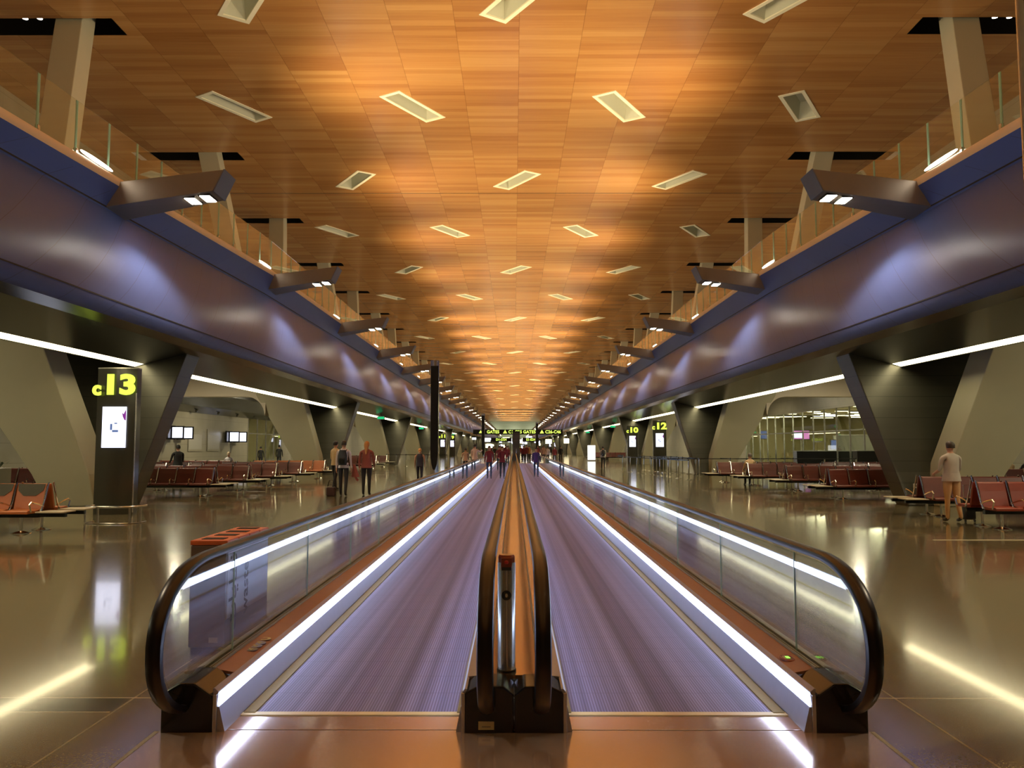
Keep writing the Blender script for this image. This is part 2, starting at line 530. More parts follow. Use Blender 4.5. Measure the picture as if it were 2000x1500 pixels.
mb = MB()
mb.box(-60, 60, YEND + 6, YEND + 6.5, 0, 30)
struct('wall_far', mb, 'grey')
for q in (-12, 0, 12): lamp('far_end_fill', 'AREA', (q, YEND - 4, 12), 800, (.90, 1.0, .65), size=6, aim=(q, YEND + 6, 10))  # added lamps without fittings, to light the far wall grey-green

def dz(y, wgt=1.0):
    return -0.0375 * (33 - max(y, -4)) * wgt if y < 33 else 0.0
PROF = [(10.9, 8.70, 1), (10.35, 8.80, 1), (10.12, 8.87, 1), (9.99, 8.84, 1), (9.94, 8.74, 1), (9.97, 8.62, 1)]
BEL = [(9.97, 8.62, 1), (10.12, 8.25, .75), (10.28, 7.86, .5), (10.30, 7.80, .5), (10.14, 7.50, .45), (9.93, 7.12, .38), (9.70, 6.68, .3), (9.50, 6.22, .2), (9.33, 5.76, .12),
       (9.22, 5.34, .06), (9.17, 4.95, 0), (9.165, 4.90, 0), (9.19, 4.70, 0), (9.26, 4.60, 0)]
SOF = [(9.26, 4.60), (9.5, 4.46), (11.0, 4.07), (11.02, 4.10), (11.24, 4.05), (11.26, 4.00), (11.38, 3.99), (11.40, 6.0), (22.5, 6.0)]
YS = [-75, -12, -4, 2, 6, 10, 14, 18, 22, 26, 30, 33, 60, 120, 240, YEND]
ti = 1
for s in (-1, 1):
    mb = MB(); mb.loft([[(XC + s * x, y, z + dz(y, q)) for x, z, q in PROF] for y in YS], False, False)
    struct('trim_%d' % ti, mb, 'curb', True); ti += 1
    mb = MB(); mb.loft([[(XC + s * x, y, z + dz(y, q)) for x, z, q in BEL] for y in YS], False, False)
    struct('trim_%d' % ti, mb, 'belly', True); ti += 1
    mb = MB()
    for i, rr in ((2, 0.02), (10, 0.015)):       # shadow gaps between the cladding courses
        x, z, q = BEL[i]
        mb.loft([[(XC + s * (x - .012), y, z + dz(y, q) + rr), (XC + s * (x - .012), y, z + dz(y, q) - rr), (XC + s * (x + .03), y, z + dz(y, q))] for y in YS], True, True)
    struct('trim_%d' % ti, mb, 'void'); ti += 1
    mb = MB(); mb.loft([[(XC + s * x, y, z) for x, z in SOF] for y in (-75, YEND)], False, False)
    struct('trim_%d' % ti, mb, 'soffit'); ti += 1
    mb = MB(); mb.loft([[(XC + s * x, y, z + dz(y)) for x, z in ((10.9, 8.70), (10.9, 8.2), (22.6, 8.2), (22.6, 8.70))] for y in YS], True, True)
    struct('trim_%d' % ti, mb, 'grey'); ti += 1
# side walls: lower (gate level) and upper (balcony level)
for s in (-1, 1):
    mb = MB()
    X0, X1 = XC + s * 22.5, XC + s * 22.9
    if s < 0:
        mb.box(X0, X1, -75, 69, 0, 6.2); mb.box(X0, X1, 69, 79, 4.35, 6.2); mb.box(X0, X1, 79, YEND, 0, 6.2)
    else:
        mb.box(X0, X1, -75, 44, 0, 6.2); mb.box(X0, X1, 44, 80, 4.35, 6.2); mb.box(X0, X1, 80, YEND, 0, 6.2)
    mb.box(X0, X1, -75, YEND, 6.2, CZ + .1)
    struct('wall_' + SN[s], mb, 'wall')

# ------------------------------------------------------------------ recessed ceiling lights
def ceiling_light(four):
    root = thing('ceiling_light', (0, 0, CZ), '', 'ceiling light', 'recessed rectangular lights in the wooden ceiling')
    oc = light_corners(0, 0, four, 3.45, 1.15); ic = light_corners(0, 0, four, 3.10, 0.82)
    tp = light_corners(0, 0, four, 2.6, 0.5)
    mb = MB()
    z0 = -0.03
    rings = [[(p.x, p.y, 0.0) for p in oc], [(p.x, p.y, z0) for p in oc], [(p.x, p.y, z0) for p in ic], [(p.x, p.y, 0.06) for p in ic]]
    mb.loft(rings, True, False); mb.build('frame', 'recessf', root)
    mb = MB(); mb.loft([[(p.x, p.y, 0.02) for p in ic], [(p.x, p.y, 0.75) for p in tp]], True, False)
    mb.add([(p.x, p.y, 0.75) for p in tp], [(0, 1, 2, 3)])
    mb.build('light_well', 'recess', root)
    return root
protoL = {f: ceiling_light(f) for f in (0, 1)}
POS3 = ['left', 'middle', 'right']; POS4 = ['outer left', 'inner left', 'inner right', 'outer right']
usedL = set()
for k, i, xx, yy, four in SKY:
    if k < 40:
        lab = 'pale framed rectangular ceiling light, %s one of the %s row from the picture top' % ((POS4 if four else POS3)[i], ORD[k])
    else:
        lab = 'tiny pale ceiling light in the far rows near the end of the hall'
    if four not in usedL:
        r = protoL[four]; usedL.add(four); r.location = (xx, yy, CZ); r['label'] = lab
    else:
        r = dup(protoL[four], (xx, yy, CZ), 0, lab)

# ------------------------------------------------------------------ V columns
def vcol(s):
    root = thing('v_column', (0, 0, 0), '', 'column', 'forked columns along both sides of the concourse')
    def leg(zs, name, mat):
        mb = MB(); rings = []
        for z, xa, xb, yc, d in zs:
            a, b = s * xa, s * xb
            rings.append([(a, yc - d / 2, z), (b, yc - d / 2, z), (b, yc + d / 2, z), (a, yc + d / 2, z)])
        mb.loft(rings); return mb.build(name, mat, root, bevel=0.03)
    # cream leg rising towards the entrance, then its upper end in the ceiling opening
    leg([(0, 11.65, 12.95, 0.0, 1.15), (0.9, 11.68, 13.25, -.33, 1.15), (4.6, 12.45, 15.1, -1.7, 1.1), (6.6, 13.5, 15.5, -2.5, 1.0), (8.6, 15.0, 16.1, -3.2, 1.0), (CZ + 1.2, 16.2, 17.2, -6.85, .95)], 'cream_leg', 'cream')
    leg([(0, 12.0, 13.6, 0.6, .7), (4.6, 12.9, 14.4, 1.9, .9), (6.6, 13.3, 14.9, 2.5, .9), (8.6, 15.0, 16.0, 3.1, .9), (CZ + 1.2, 16.2, 17.2, 6.7, .9)], 'upper_leg', 'cream')
    leg([(0, 10.95, 12.5, 0.25, .8), (1.0, 10.7, 12.9, .5, .85), (3.05, 10.15, 13.55, 1.0, .95), (4.56, 9.75, 13.4, 1.35, 1.0)], 'dark_cladding', 'dark')
    # cream portal beam with rounded haunch over the gate aisle
    mb = MB()
    prof = [(s * 14.6, 6.1), (s * 14.6, 3.6)]
    for k in range(9):
        a = pi + (-pi / 2) * k / 8
        prof.append((s * (15.75 + 1.1 * cos(a)), 3.45 + 1.1 * sin(a)))
    prof += [(s * 22.4, 4.55), (s * 22.4, 6.1)]
    mb.prism(prof, -2.1, -1.3)
    mb.build('portal_beam', 'creamw', root)
    return root
for s in (-1, 1):
    pr = vcol(s)
    for k in range(-1, 19):
        if k < 0: lab = 'cream and dark forked column beside the camera on the %s side' % SN[s]
        elif k < 40: lab = 'forked column with cream leg and dark bronze cladding, %s from the camera on the %s' % (ORD[k], SN[s])
        else: lab = 'distant forked column near the hall end on the %s side' % SN[s]
        loc = (XC, V0 + PER * k, 0)
        if k == -1: pr.location = loc; pr['label'] = lab
        else: dup(pr, loc, 0, lab)

# ------------------------------------------------------------------ light arms on the balcony edge
def arm(s):
    root = thing('bracket_lamp', (0, 0, 0), '', 'light', 'projecting light arms under the balcony rails')
    def P(x, y, z): return (s * x, y, z)
    mb = MB()
    # cross-sections: near/far edges, root to tip
    root_s = [P(10.55, -.10, 8.02), P(10.55, 1.0, 7.98), P(10.2, 1.0, 8.66), P(10.2, -.10, 8.68)]
    tip = [P(7.66, .0, 8.50), P(7.66, .82, 8.50), P(7.40, .82, 9.05), P(7.40, .0, 9.05)]
    mb.loft([root_s, tip]); mb.build('box_beam', 'arm', root, bevel=.015)
    mb = MB()
    e = [(s * (7.66 - .03), -.005, 8.49), (s * (7.66 - .03), .825, 8.49), (s * 7.37, .825, 9.06), (s * 7.37, -.005, 9.06)]
    e2 = [(s * (7.66 + .002), -.005, 8.49), (s * (7.66 + .002), .825, 8.49), (s * 7.40, .825, 9.06), (s * 7.40, -.005, 9.06)]
    mb.loft([e, e2]); mb.build('end_plate', 'armtip', root)
    for x in (7.92, 8.30):
        mb = MB(); z = 8.5 - (x - 7.66) * .166
        mb.box(s * x - .15, s * x + .15, .12, .68, z - .035, z + .02)
        h = mb.build('downlight', 'black', root)
        mb = MB(); mb.box(s * x - .125, s * x + .125, .15, .65, z - .045, z - .036)
        mb.build('lens', 'lamp', h)
    mb = MB(); x = 7.8
    mb.lathe([(0.16, 0), (.16, .05), (.12, .05), (.10, .02)], (s * x, .4, 8.98 + .0), 16); h = mb.build('uplight', 'black', root)
    mb = MB(); mb.lathe([(0.115, .0), (.115, .03)], (s * x, .4, 8.985), 16); mb.build('lens', 'lamp2', h)
    # curb uplight glowing beside the arm root
    mb = MB(); mb.loft([[(s * (10.04 + .07 * cos(a)), -1.05 + .75 * sin(a), 8.885 + zz) for a in [2 * pi * q / 14 for q in range(14)]] for zz in (0, .02)])
    mb.build('curb_uplight', 'lamp2', root)
    return root
WARM = (1.0, 0.80, 0.55)
for s in (-1, 1):
    pr = arm(s)
    for k in range(38):
        y = 20.1 + 13.2 * k
        loc = (XC, y, dz(y, .95))
        lab = ('grey box arm with two square downlights, %s from the camera under the %s balcony rail' % (ORD[k], SN[s])) if k < 50 else 'tiny distant light arm of the %s balcony near the hall end' % SN[s]
        if k == 0: r = pr; r.location = loc; r['label'] = lab
        else: r = dup(pr, loc, 0, lab)
    for k in range(-3, 38):
        y = 20.1 + 13.2 * k; d = dz(y, .95)
        if k > 24 and k % 2: continue
        f = 1 if k <= 24 else 2.0
        lamp('arm_downlight', 'SPOT', (XC + s * 8.1, y + .4, 8.36 + d), 900 * f, WARM, spot_size=radians(120), spot_blend=.6, shadow_soft_size=.15)
        lamp('arm_uplight', 'SPOT', (XC + s * 7.8, y + .4, 9.06 + d), (5200 if k < 6 else 7500) * f, (1.0, .77, .46), spot_size=radians(128), spot_blend=1.0, shadow_soft_size=.25,
             aim=(XC + s * 0.6, y + 3.0, CZ))
        lamp('curb_uplight_beam', 'SPOT', (XC + s * 10.6, y - 1.0, 8.95 + d), 260 * f, (1.0, .85, .62), spot_size=radians(125), spot_blend=.5, shadow_soft_size=.2,
             aim=(XC + s * 15.5, y - 1.0, 15))

# ------------------------------------------------------------------ balcony glass railing
for s in (-1, 1):
    root = thing('glass_railing', (XC + s * 10.15, -6, 8.2), 'frameless glass balcony railing running along the %s upper level' % SN[s], 'railing')
    R = Vector(root.location)
    wp = 1.51; g = .03
    def panel(y, n, nm, kind=None):
        mb = MB()
        for q in range(n):
            ya = y + q * wp + g; yb = y + (q + 1) * wp - g
            rings = []
            for xx in (-.01, .01):
                rings.append([(xx, ya - R.y, 8.87 + dz(ya) - R.z), (xx, yb - R.y, 8.87 + dz(yb) - R.z), (xx, yb - R.y, 10.14 + dz(yb) - R.z), (xx, ya - R.y, 10.14 + dz(ya) - R.z)])
            mb.loft(rings)
            for k in (0, 0):
                pass
            o0 = len(mb.f)
            mb.box(-.013, .013, ya - .012 - R.y, ya - R.y, 8.87 + dz(ya) - R.z, 10.14 + dz(ya) - R.z, 1)
            mb.box(-.013, .013, yb - R.y, yb + .012 - R.y, 8.87 + dz(yb) - R.z, 10.14 + dz(yb) - R.z, 1)
            mb.box(-.035, .035, ya - .05 - R.y, ya + .03 - R.y, 8.87 + dz(ya) - R.z, 9.02 + dz(ya) - R.z, 2)
        o = mb.build(nm, ['glass2', 'glassedge', 'steel'], root)
        if kind: o['kind'] = kind
    for i in range(70): panel(6.2 + i * wp, 1, 'glass_panel')
    panel(6.2 + 70 * wp, 230, 'glass_panel', 'stuff')

# ------------------------------------------------------------------ strip lights under the balcony
for s in (-1, 1):
    pr = None
    for k in range(-1, 18):
        y0 = V0 + PER * k + 1.9; y1 = V0 + PER * (k + 1) + .70
        lab = ('long warm white strip light under the %s balcony, %s bay from the camera' % (SN[s], ORD[k + 1])) if k < 40 else 'far short looking strip light of the %s balcony soffit' % SN[s]
        if pr is None:
            pr = thing('strip_light', (XC + s * 11.12, y0, 4.07), lab, 'strip light', 'strip lights under the balconies')
            L = y1 - y0
            mb = MB()
            for q in range(8):
                a, b = L * q / 8, L * (q + 1) / 8
                mb.add([(s * -.15, a, .02), (s * .15, a, -.075), (s * .15, b, -.075), (s * -.15, b, .02)], [(0, 1, 2, 3)])
            mb.build('diffuser', 'strip', pr)
            mb = MB()
            mb.prism([(s * -.17, .05), (s * -.16, .01), (s * -.15, .01), (s * -.155, .05)], 0, L)
            mb.prism([(s * .152, .03), (s * .152, -.09), (s * .18, -.09), (s * .18, .03)], 0, L)
            mb.build('housing', 'soffit', pr)
        else:
            dup(pr, (XC + s * 11.12, y0, 4.07), 0, lab)

# ------------------------------------------------------------------ moving walkways
YB0, YB1 = 5.20, 80.0
def handrail(xc, name, parent):
    pts = []
    a, b = .745, .43
    cy, cz = 5.22, .535
    for k in range(0, 25):
        t = radians(262 - 172 * k / 24)
        pts.append((cy - a * abs(cos(t)) ** .9, cz + b * (abs(sin(t)) ** .88) * (1 if sin(t) > 0 else -1)))
    ye = YB1 + 1.2
    for y in (6, 8, 12, 20, 40, 60, ye): pts.append((y, cz + b))
    for k in range(1, 13):
        t = radians(90 - 172 * k / 12)
        pts.append((ye + .6 * cos(t), cz + b * sin(t)))
    rings = []
    for i, p in enumerate(pts):
        p0 = pts[max(i - 1, 0)]; p1 = pts[min(i + 1, len(pts) - 1)]
        ty, tz = p1[0] - p0[0], p1[1] - p0[1]; L = hypot(ty, tz); ty /= L; tz /= L
        ny, nz = -tz, ty                    # outward normal
        if i == 0: pass
        sec = [(-.043, -.012), (-.046, .004), (-.040, .022), (-.022, .032), (0, .035), (.022, .032), (.040, .022), (.046, .004), (.043, -.012), (.022, -.016), (-.022, -.016)]
        rings.append([(xc + sx, p[0] + ny * sn, p[1] + nz * sn) for sx, sn in sec])
    mb = MB(); mb.loft(rings)
    return mb.build(name, 'rubber', parent, True)
def balustrade_glass(xc, parent):
    a, b, cy, cz = .71, .40, 5.22, .535
    mb = MB(); out = []
    for k in range(0, 21):
        t = radians(238 - 148 * k / 20)
        out.append((cy + a * cos(t), cz + b * sin(t)))
    out += [(5.62, cz + b), (5.62, .26), (5.0, .26)]
    mb.loft([[(xc + d, y, z) for y, z in out] for d in (-.006, .006)])
    mb.build('glass_panel', 'glass', parent)
    y = 5.635; first = None
    while y < YB1:
        if first is None:
            mb = MB(); mb.box(xc - .006, xc + .006, 0, 1.985, .26, cz + b)
            mb.box(xc - .0065, xc + .0065, -.004, .0, .26, cz + b, 1)
            first = mb.build('glass_panel', ['glass', 'glassedge'], parent, loc=(0, y, 0))
        else:
            o = first.copy(); COL.objects.link(o); o.location = (0, y, 0); o.parent = parent
        y += 2.0
def walkway(s):
    root = thing('moving_walkway', (0, 0, 0), 'long flat moving walkway on the %s with ribbed belt, glass sides and black handrails' % SN[s], 'moving walkway', 'pair of moving walkways')
    X = lambda x: s * x
    mb = MB(); mb.box(X(.345), X(1.605), YB0, YB1, -.02, .012); mb.build('pallet_belt', 'belt', root)
    mb = MB()
    for a, b in ((.315, .352), (1.595, 1.665)): mb.box(X(a), X(b), YB0 - .02, YB1, .0, .02)
    mb.build('side_brush', 'brush', root)
    mb = MB(); mb.box(X(.31), X(1.71), YB0 - .06, YB0, 0, .016); c = mb.build('comb_plate', 'yellow', root)
    mb = MB(); mb.box(X(.31), X(1.71), YB1, YB1 + .08, 0, .016); mb.build('comb_plate', 'yellow', root)
    mb = MB()
    mb.box(X(.0), X(2.05), 2.5, 4.885, 0.0, .010); mb.box(X(.0), X(1.73), 4.895, YB0 - .06, 0.0, .010)
    mb.build('landing_plate', 'landing', root, bevel=.002)
    mb = MB(); mb.box(X(0), X(2.05), YB1 + .08, YB1 + 3, 0, .01); mb.build('landing_plate', 'landing', root)
    mb = MB(); mb.box(X(2.05), X(2.075), 2.5, 4.86, 0, .012); mb.build('edge_trim', 'olive', root)
    y0, y1 = 4.86, YB1 + 1.2
    # outer side: skirt, led, deck, gaskets, outer cladding
    mb = MB(); mb.prism([(X(1.668), 0.0), (X(1.705), .150), (X(1.725), .150), (X(1.725), 0)], y0, y1)
    mb.prism([(X(1.712), .235), (X(1.735), .255), (X(1.745), .25), (X(1.73), .16)], y0, y1)
    mb.build('skirt_panel', 'skirt', root)
    mb = MB()
    for k in range(26):
        a = y0 + .02 + k * 3.05; b = min(a + 3.05, y1)
        mb.add([(X(1.707), a, .152), (X(1.715), a, .234), (X(1.715), b, .234), (X(1.707), b, .152)], [(0, 1, 2, 3)])
    mb.build('light_strip', 'led', root)
    mb = MB(); mb.prism([(X(1.737), .254), (X(1.86), .275), (X(1.86), .25), (X(1.745), .24)], 5.20, y1); mb.build('deck', 'copper', root)
    mb = MB()
    for a in (1.862, 1.880, 1.915): mb.box(X(a), X(a + .012), 5.19, y1, .25, .288)
    mb.build('gasket_rail', 'olive', root)
    mb = MB(); mb.prism([(X(1.93), .28), (X(2.0), .26), (X(2.03), .22), (X(2.03), 0), (X(1.9), 0), (X(1.9), .25)], 5.28, y1); mb.build('outer_cladding', 'grey', root)
    balustrade_glass(X(1.90), root)
    handrail(X(1.925), 'handrail', root)
    mb = MB(); mb.prism([(X(1.737), .0), (X(1.737), .215), (X(1.84), .285), (X(1.93), .285), (X(2.035), .225), (X(2.035), 0)], 4.84, 5.20)
    n = mb.build('newel_box', 'black', root, bevel=.012)
    mb = MB(); mb.box(X(1.715), X(1.737), 4.84, 4.90, 0, .222); mb.build('side_plate', 'steel', n, bevel=.004)
    mb = MB(); mb.prism([(X(1.88), .10), (X(1.88), .17), (X(1.97), .17), (X(1.97), .10)], 4.86, 5.0); mb.build('rail_inlet', 'rubber', n)
    # inner side
    mb = MB(); mb.prism([(X(.338), 0.0), (X(.308), .150), (X(.290), .150), (X(.290), 0)], y0, y1)
    mb.prism([(X(.300), .235), (X(.285), .252), (X(.272), .25), (X(.284), .16)], y0, y1); mb.build('skirt_panel', 'skirt', root)
    mb = MB()
    for k in range(26):
        a = y0 + .02 + k * 3.05; b = min(a + 3.05, y1)
        mb.add([(X(.306), a, .152), (X(.298), a, .234), (X(.298), b, .234), (X(.306), b, .152)], [(0, 1, 2, 3)])
    mb.build('light_strip', 'led', root)
    mb = MB(); mb.prism([(X(.283), .252), (X(.175), .265), (X(.175), .24), (X(.28), .235)], 5.11, y1); mb.build('deck', 'skirt', root)
    mb = MB(); mb.prism([(X(.0), .262), (X(.140), .262), (X(.140), .24), (X(.0), .24)], 5.11, y1); mb.build('centre_deck', 'centre', root)
    mb = MB()
    for a in (.140, .168): mb.box(X(a), X(a + .008), 5.25, y1, .24, .272)
    mb.build('gasket_rail', 'olive', root)
    balustrade_glass(X(.156), root)
    handrail(X(.156), 'handrail', root)
    mb = MB(); mb.prism([(X(.003), 0), (X(.003), .225), (X(.06), .27), (X(.20), .275), (X(.283), .235), (X(.283), 0)], 4.84, 5.11)
    n = mb.build('newel_box', 'black', root, bevel=.010)
    mb = MB(); mb.box(X(.283), X(.305), 4.84, 4.90, 0, .232); mb.build('side_plate', 'steel', n, bevel=.004)
    if s < 0:
        mb = MB(); mb.box(-.205, -.115, 4.833, 4.841, .030, .075); mb.build('sticker', 'sticker', n)
        mb = MB(); mb.box(-.185, -.135, 4.8315, 4.8335, .044, .05); mb.build('sticker_print', 'grey', n)
        # pictogram decals on the deck
        for k, (y, c) in enumerate(((5.72, 'grey'), (5.82, 'skirt'), (5.91, 'skirt'), (6.03, 'sticker'))):
            mb = MB(); mb.lathe([(.045, 0), (.045, .002)], (-1.80, y, .266), 20)
            d = mb.build('pictogram_decal', c, root)
            mb = MB()
            if k < 3:
                mb.lathe([(.008, 0), (.008, .002)], (-1.815, y + .018, .2682), 10); mb.box(-1.812, -1.785, y - .006, y + .008, .2682, .270); mb.box(-1.80, -1.79, y - .028, y - .004, .2682, .270)
            else:
                mb.lathe([(.022, 0), (.022, .002)], (-1.80, y, .2682), 14)
            mb.build('pictogram', 'sticker' if k < 3 else 'copper', d)
    else:
        mb = MB(); mb.lathe([(.052, 0), (.052, .006), (.045, .008)], (0, 0, 0), 24)
        d = mb.build('indicator', 'redbrown', root, loc=(1.795, 5.50, .262)); d.scale = (.95, 1.5, 1)
        mb = MB(); mb.box(-.012, .012, -.012, .016, .008, .0105); g = mb.build('green_arrow_lamp', emis('green_lamp', (.25, .9, .08), 1.6, False), d)
        mb = MB(); mb.box(-.03, -.022, -.02, .02, .008, .0095); mb.build('print', 'sticker', d)
    return root
walkway(-1); walkway(1)

# sensor post on the centre deck
p = thing('sensor_post', (-.047, 5.20, .2635), 'steel tube post with red button head standing between the two centre handrails', 'post')
mb = MB(); mb.lathe([(.060, 0), (.060, .012), (.055, .016)], n=28); mb.build('foot', 'black', p, True)
mb = MB(); mb.lathe([(.055, .014), (.055, .665), (.050, .668)], n=36); mb.build('tube', 'steel', p, True)
mb = MB(); mb.loft([[(.052 * cos(a), -.0 + .052 * sin(a), z) for a in [2 * pi * k / 28 for k in range(28)]] for z in (.64, .70)] + [[(.046 * cos(a), .046 * sin(a), .712) for a in [2 * pi * k / 28 for k in range(28)]]])
h = mb.build('head', 'redbrown', p, True)
mb = MB(); mb.box(-.034, .034, -.066, -.04, .625, .70); hb = mb.build('button_box', 'redbrown', p, bevel=.004)
mb = MB(); mb.box(-.030, .030, -.069, -.066, .622, .642); mb.build('slot', 'black', hb)
mb = MB(); mb.ball((0, -.066, .672), (.014, .006, .012)); mb.build('red_button', 'red', hb, True)
mb = MB(); mb.loft([[(.030 * cos(a), yy, .47 + .030 * sin(a)) for a in [2 * pi * k / 24 for k in range(24)]] for yy in (-.062, -.045)]); lk = mb.build('key_plate', 'black', p)
mb = MB(); mb.loft([[(.008 * cos(a), yy, .47 + .012 * sin(a)) for a in [2 * pi * k / 12 for k in range(12)]] for yy in (-.065, -.06)]); mb.build('keyhole', 'steel', lk)

# waste bin seen through the glass
b = thing('waste_bin', (-2.44, 6.62, 0), 'grey waste bin with orange slotted top beyond the glass balustrade', 'waste bin')
mb = MB(); mb.box(-.145, .145, 0, 1.12, .06, .86); body = mb.build('body', 'bin', b, bevel=.01)
mb = MB(); mb.box(-.13, .13, .02, 1.10, 0, .06); mb.build('plinth', 'black', b)
mb = MB(); mb.box(.1455, .152, .02, 1.08, .28, .85); pn = mb.build('label_panel', 'binblue', b)
mb = MB()
for k in range(4):
    mb.box(-.15, .15, .0 + k * .28, .265 + k * .28, .862, .90)
top = mb.build('orange_top', 'binorange', b, bevel=.008)
for k in range(4):
    mb = MB(); mb.box(-.09, .09, .08 + k * .28, .19 + k * .28, .9, .904); mb.build('slot', 'void', top)
rm = Matrix(((0, 0, 1), (0, -1, 0), (1, 0, 0))).to_euler()
textmesh('waste_lettering', 'waste', .19, 'ink', pn, (.154, .46, .46), rm, .002, .001)
textmesh('arabic_lettering', '\uFE95\uFE8E\uFEF3\uFE8E\uFED4\uFEE7', .24, 'ink', pn, (.154, .15, .47), rm, .002, .001)
mb = MB(); mb.box(.02, .09, -.004, 0, .10, .14); mb.build('torn_sticker', 'pot', body)
mb = MB(); mb.lathe([(.04, 0), (.04, .004)], (0, 0, 0)); kn = mb.build('lock', 'ink', body, loc=(-.02, -.002, .62)); kn.rotation_euler = (pi / 2, 0, 0)

# ------------------------------------------------------------------ gate totems
def totem(x, y, txt, label, lettersize=.66, h=3.56):
    t = thing('gate_totem', (x, y, 0), label, 'gate sign', 'gate totems')
    mb = MB()
    pr = [(.52 * q / 6, -.10 - .05 * cos(pi / 2 * q / 6)) for q in range(-6, 7)] + [(.52, .14), (-.52, .14)]
    pr = [(a * .93, c) for a, c in pr]
    mb.loft([[(a, c, z) for a, c in pr] for z in (.0, h)])
    mb.build('body', 'totem', t)
    mb = MB(); mb.loft([[(a * 1.005, c * 1.02, z) for a, c in pr] for z in (h, h + .03)]); mb.build('top_cap', 'steel', t)
    mb = MB(); mb.box(.474, .492, -.13, -.095, .05, h - .6); mb.build('edge_strip', 'steel', t)
    mb = MB(); mb.box(-.30, .28, -.185, -.16, 1.62, 2.62); sc = mb.build('screen', ['screen'], t)
    mb = MB(); mb.box(-.05, .10, -.188, -.186, 2.0, 2.05); mb.box(-.10, -.05, -.188, -.186, 2.05, 2.2); mb.box(.0, .07, -.188, -.186, 2.2, 2.23)
    mb.build('picture_mark', 'screenb', sc)
    mb = MB(); mb.add([(.28, -.188, 2.56), (.28, -.188, 2.28), (.24, -.188, 2.30), (.20, -.188, 2.38), (.18, -.188, 2.48), (.22, -.188, 2.44), (.25, -.188, 2.5)], [tuple(range(7))]); mb.build('purple_corner', 'screend', sc)
    textmesh('gate_number', txt, lettersize, 'greentext', t, (.09, -.20, h - .42), bold=.03, extrude=.02, sx=1.28)
    textmesh('gate_letter', 'c', lettersize * .72, 'greentext', t, (-.46, -.19, h - .50), bold=.02, extrude=.02)
    return t
totem(-9.77, 20.2, '13', 'dark gate totem lettered c13 with a bright white screen')
totem(10.80, 61, '12', 'dark gate totem lettered c12 with white screen behind the queue posts')
totem(10.95, 76, '10', 'dark gate totem lettered c10 farther along than the c12 totem')
totem(-10.5, 121, '11', 'far small gate totem lettered c11')
totem(-10.3, 137, '9', 'far small gate totem lettered c9')
totem(10.7, 212, '8', 'tiny gate totem lettered c8 in the far distance')
totem(10.4, 236, '6', 'tiny gate totem lettered c6 in the far distance')
g = thing('guard_rail', (-8.66, 17.6, 0), 'low curved steel kick rail in front of the c13 totem', 'guard rail')
mb = MB(); pts = [(-.58, .55, .36), (-.56, .15, .36), (-.45, .03, .36), (-.2, -.03, .36), (.2, -.03, .36), (.45, .03, .36), (.56, .15, .36), (.58, .55, .36)]
mb.tube(pts, .022, 10); mb.build('top_rail', 'steel', g, True)
for (a, c) in ((-.56, .15), (-.2, -.03), (.45, .03), (.56, .3)):
    mb = MB(); mb.box(a - .02, a + .02, c - .012, c + .012, .012, .355); mb.build('upright', 'steel', g)
mb = MB(); mb.tube([(a, c, .014) for a, c, z in pts], .012, 8); mb.build('base_rail', 'steel', g, True)

# ------------------------------------------------------------------ tall slim pylons beside the walkways
def pylon(x, y, label, h=4.75):
    t = thing('pylon', (x, y, 0), label, 'pylon', 'tall slim pylons')
    pr = [(.155 * cos(a), .10 * sin(a)) for a in [2 * pi * k / 24 for k in range(24)]]
    mb = MB(); mb.loft([[(a, c, z) for a, c in pr] for z in (0, h)]); mb.build('steel_column', 'steel', t, True)
    mb = MB(); pf = []
    for k in range(9):
        a = pi + pi * k / 8; pf.append((.138 * cos(a), 1.55 + .75 * sin(a) ))
    pf += [(.138, h - .2), (-.138, h - .2)]
    mb.prism(pf, -.108, -.0); mb.build('black_face', 'black', t)
    return t
pylon(-2.86, 29.5, 'tall slim steel pylon with black face, beside the left walkway ahead of the blonde woman')
pylon(-2.9, 77, 'second distant black pylon crossing the hanging sign at the left')
pylon(2.9, 104, 'third tiny black pylon crossing the hanging sign at the right')
q = pylon(3.34, 5.0, 'close dark pylon cut by the upper right picture edge')
mb = MB(); mb.ball((-.15, -.10, 3.18), (.03, .03, .04)); mb.build('knob', 'chrome', q, True)

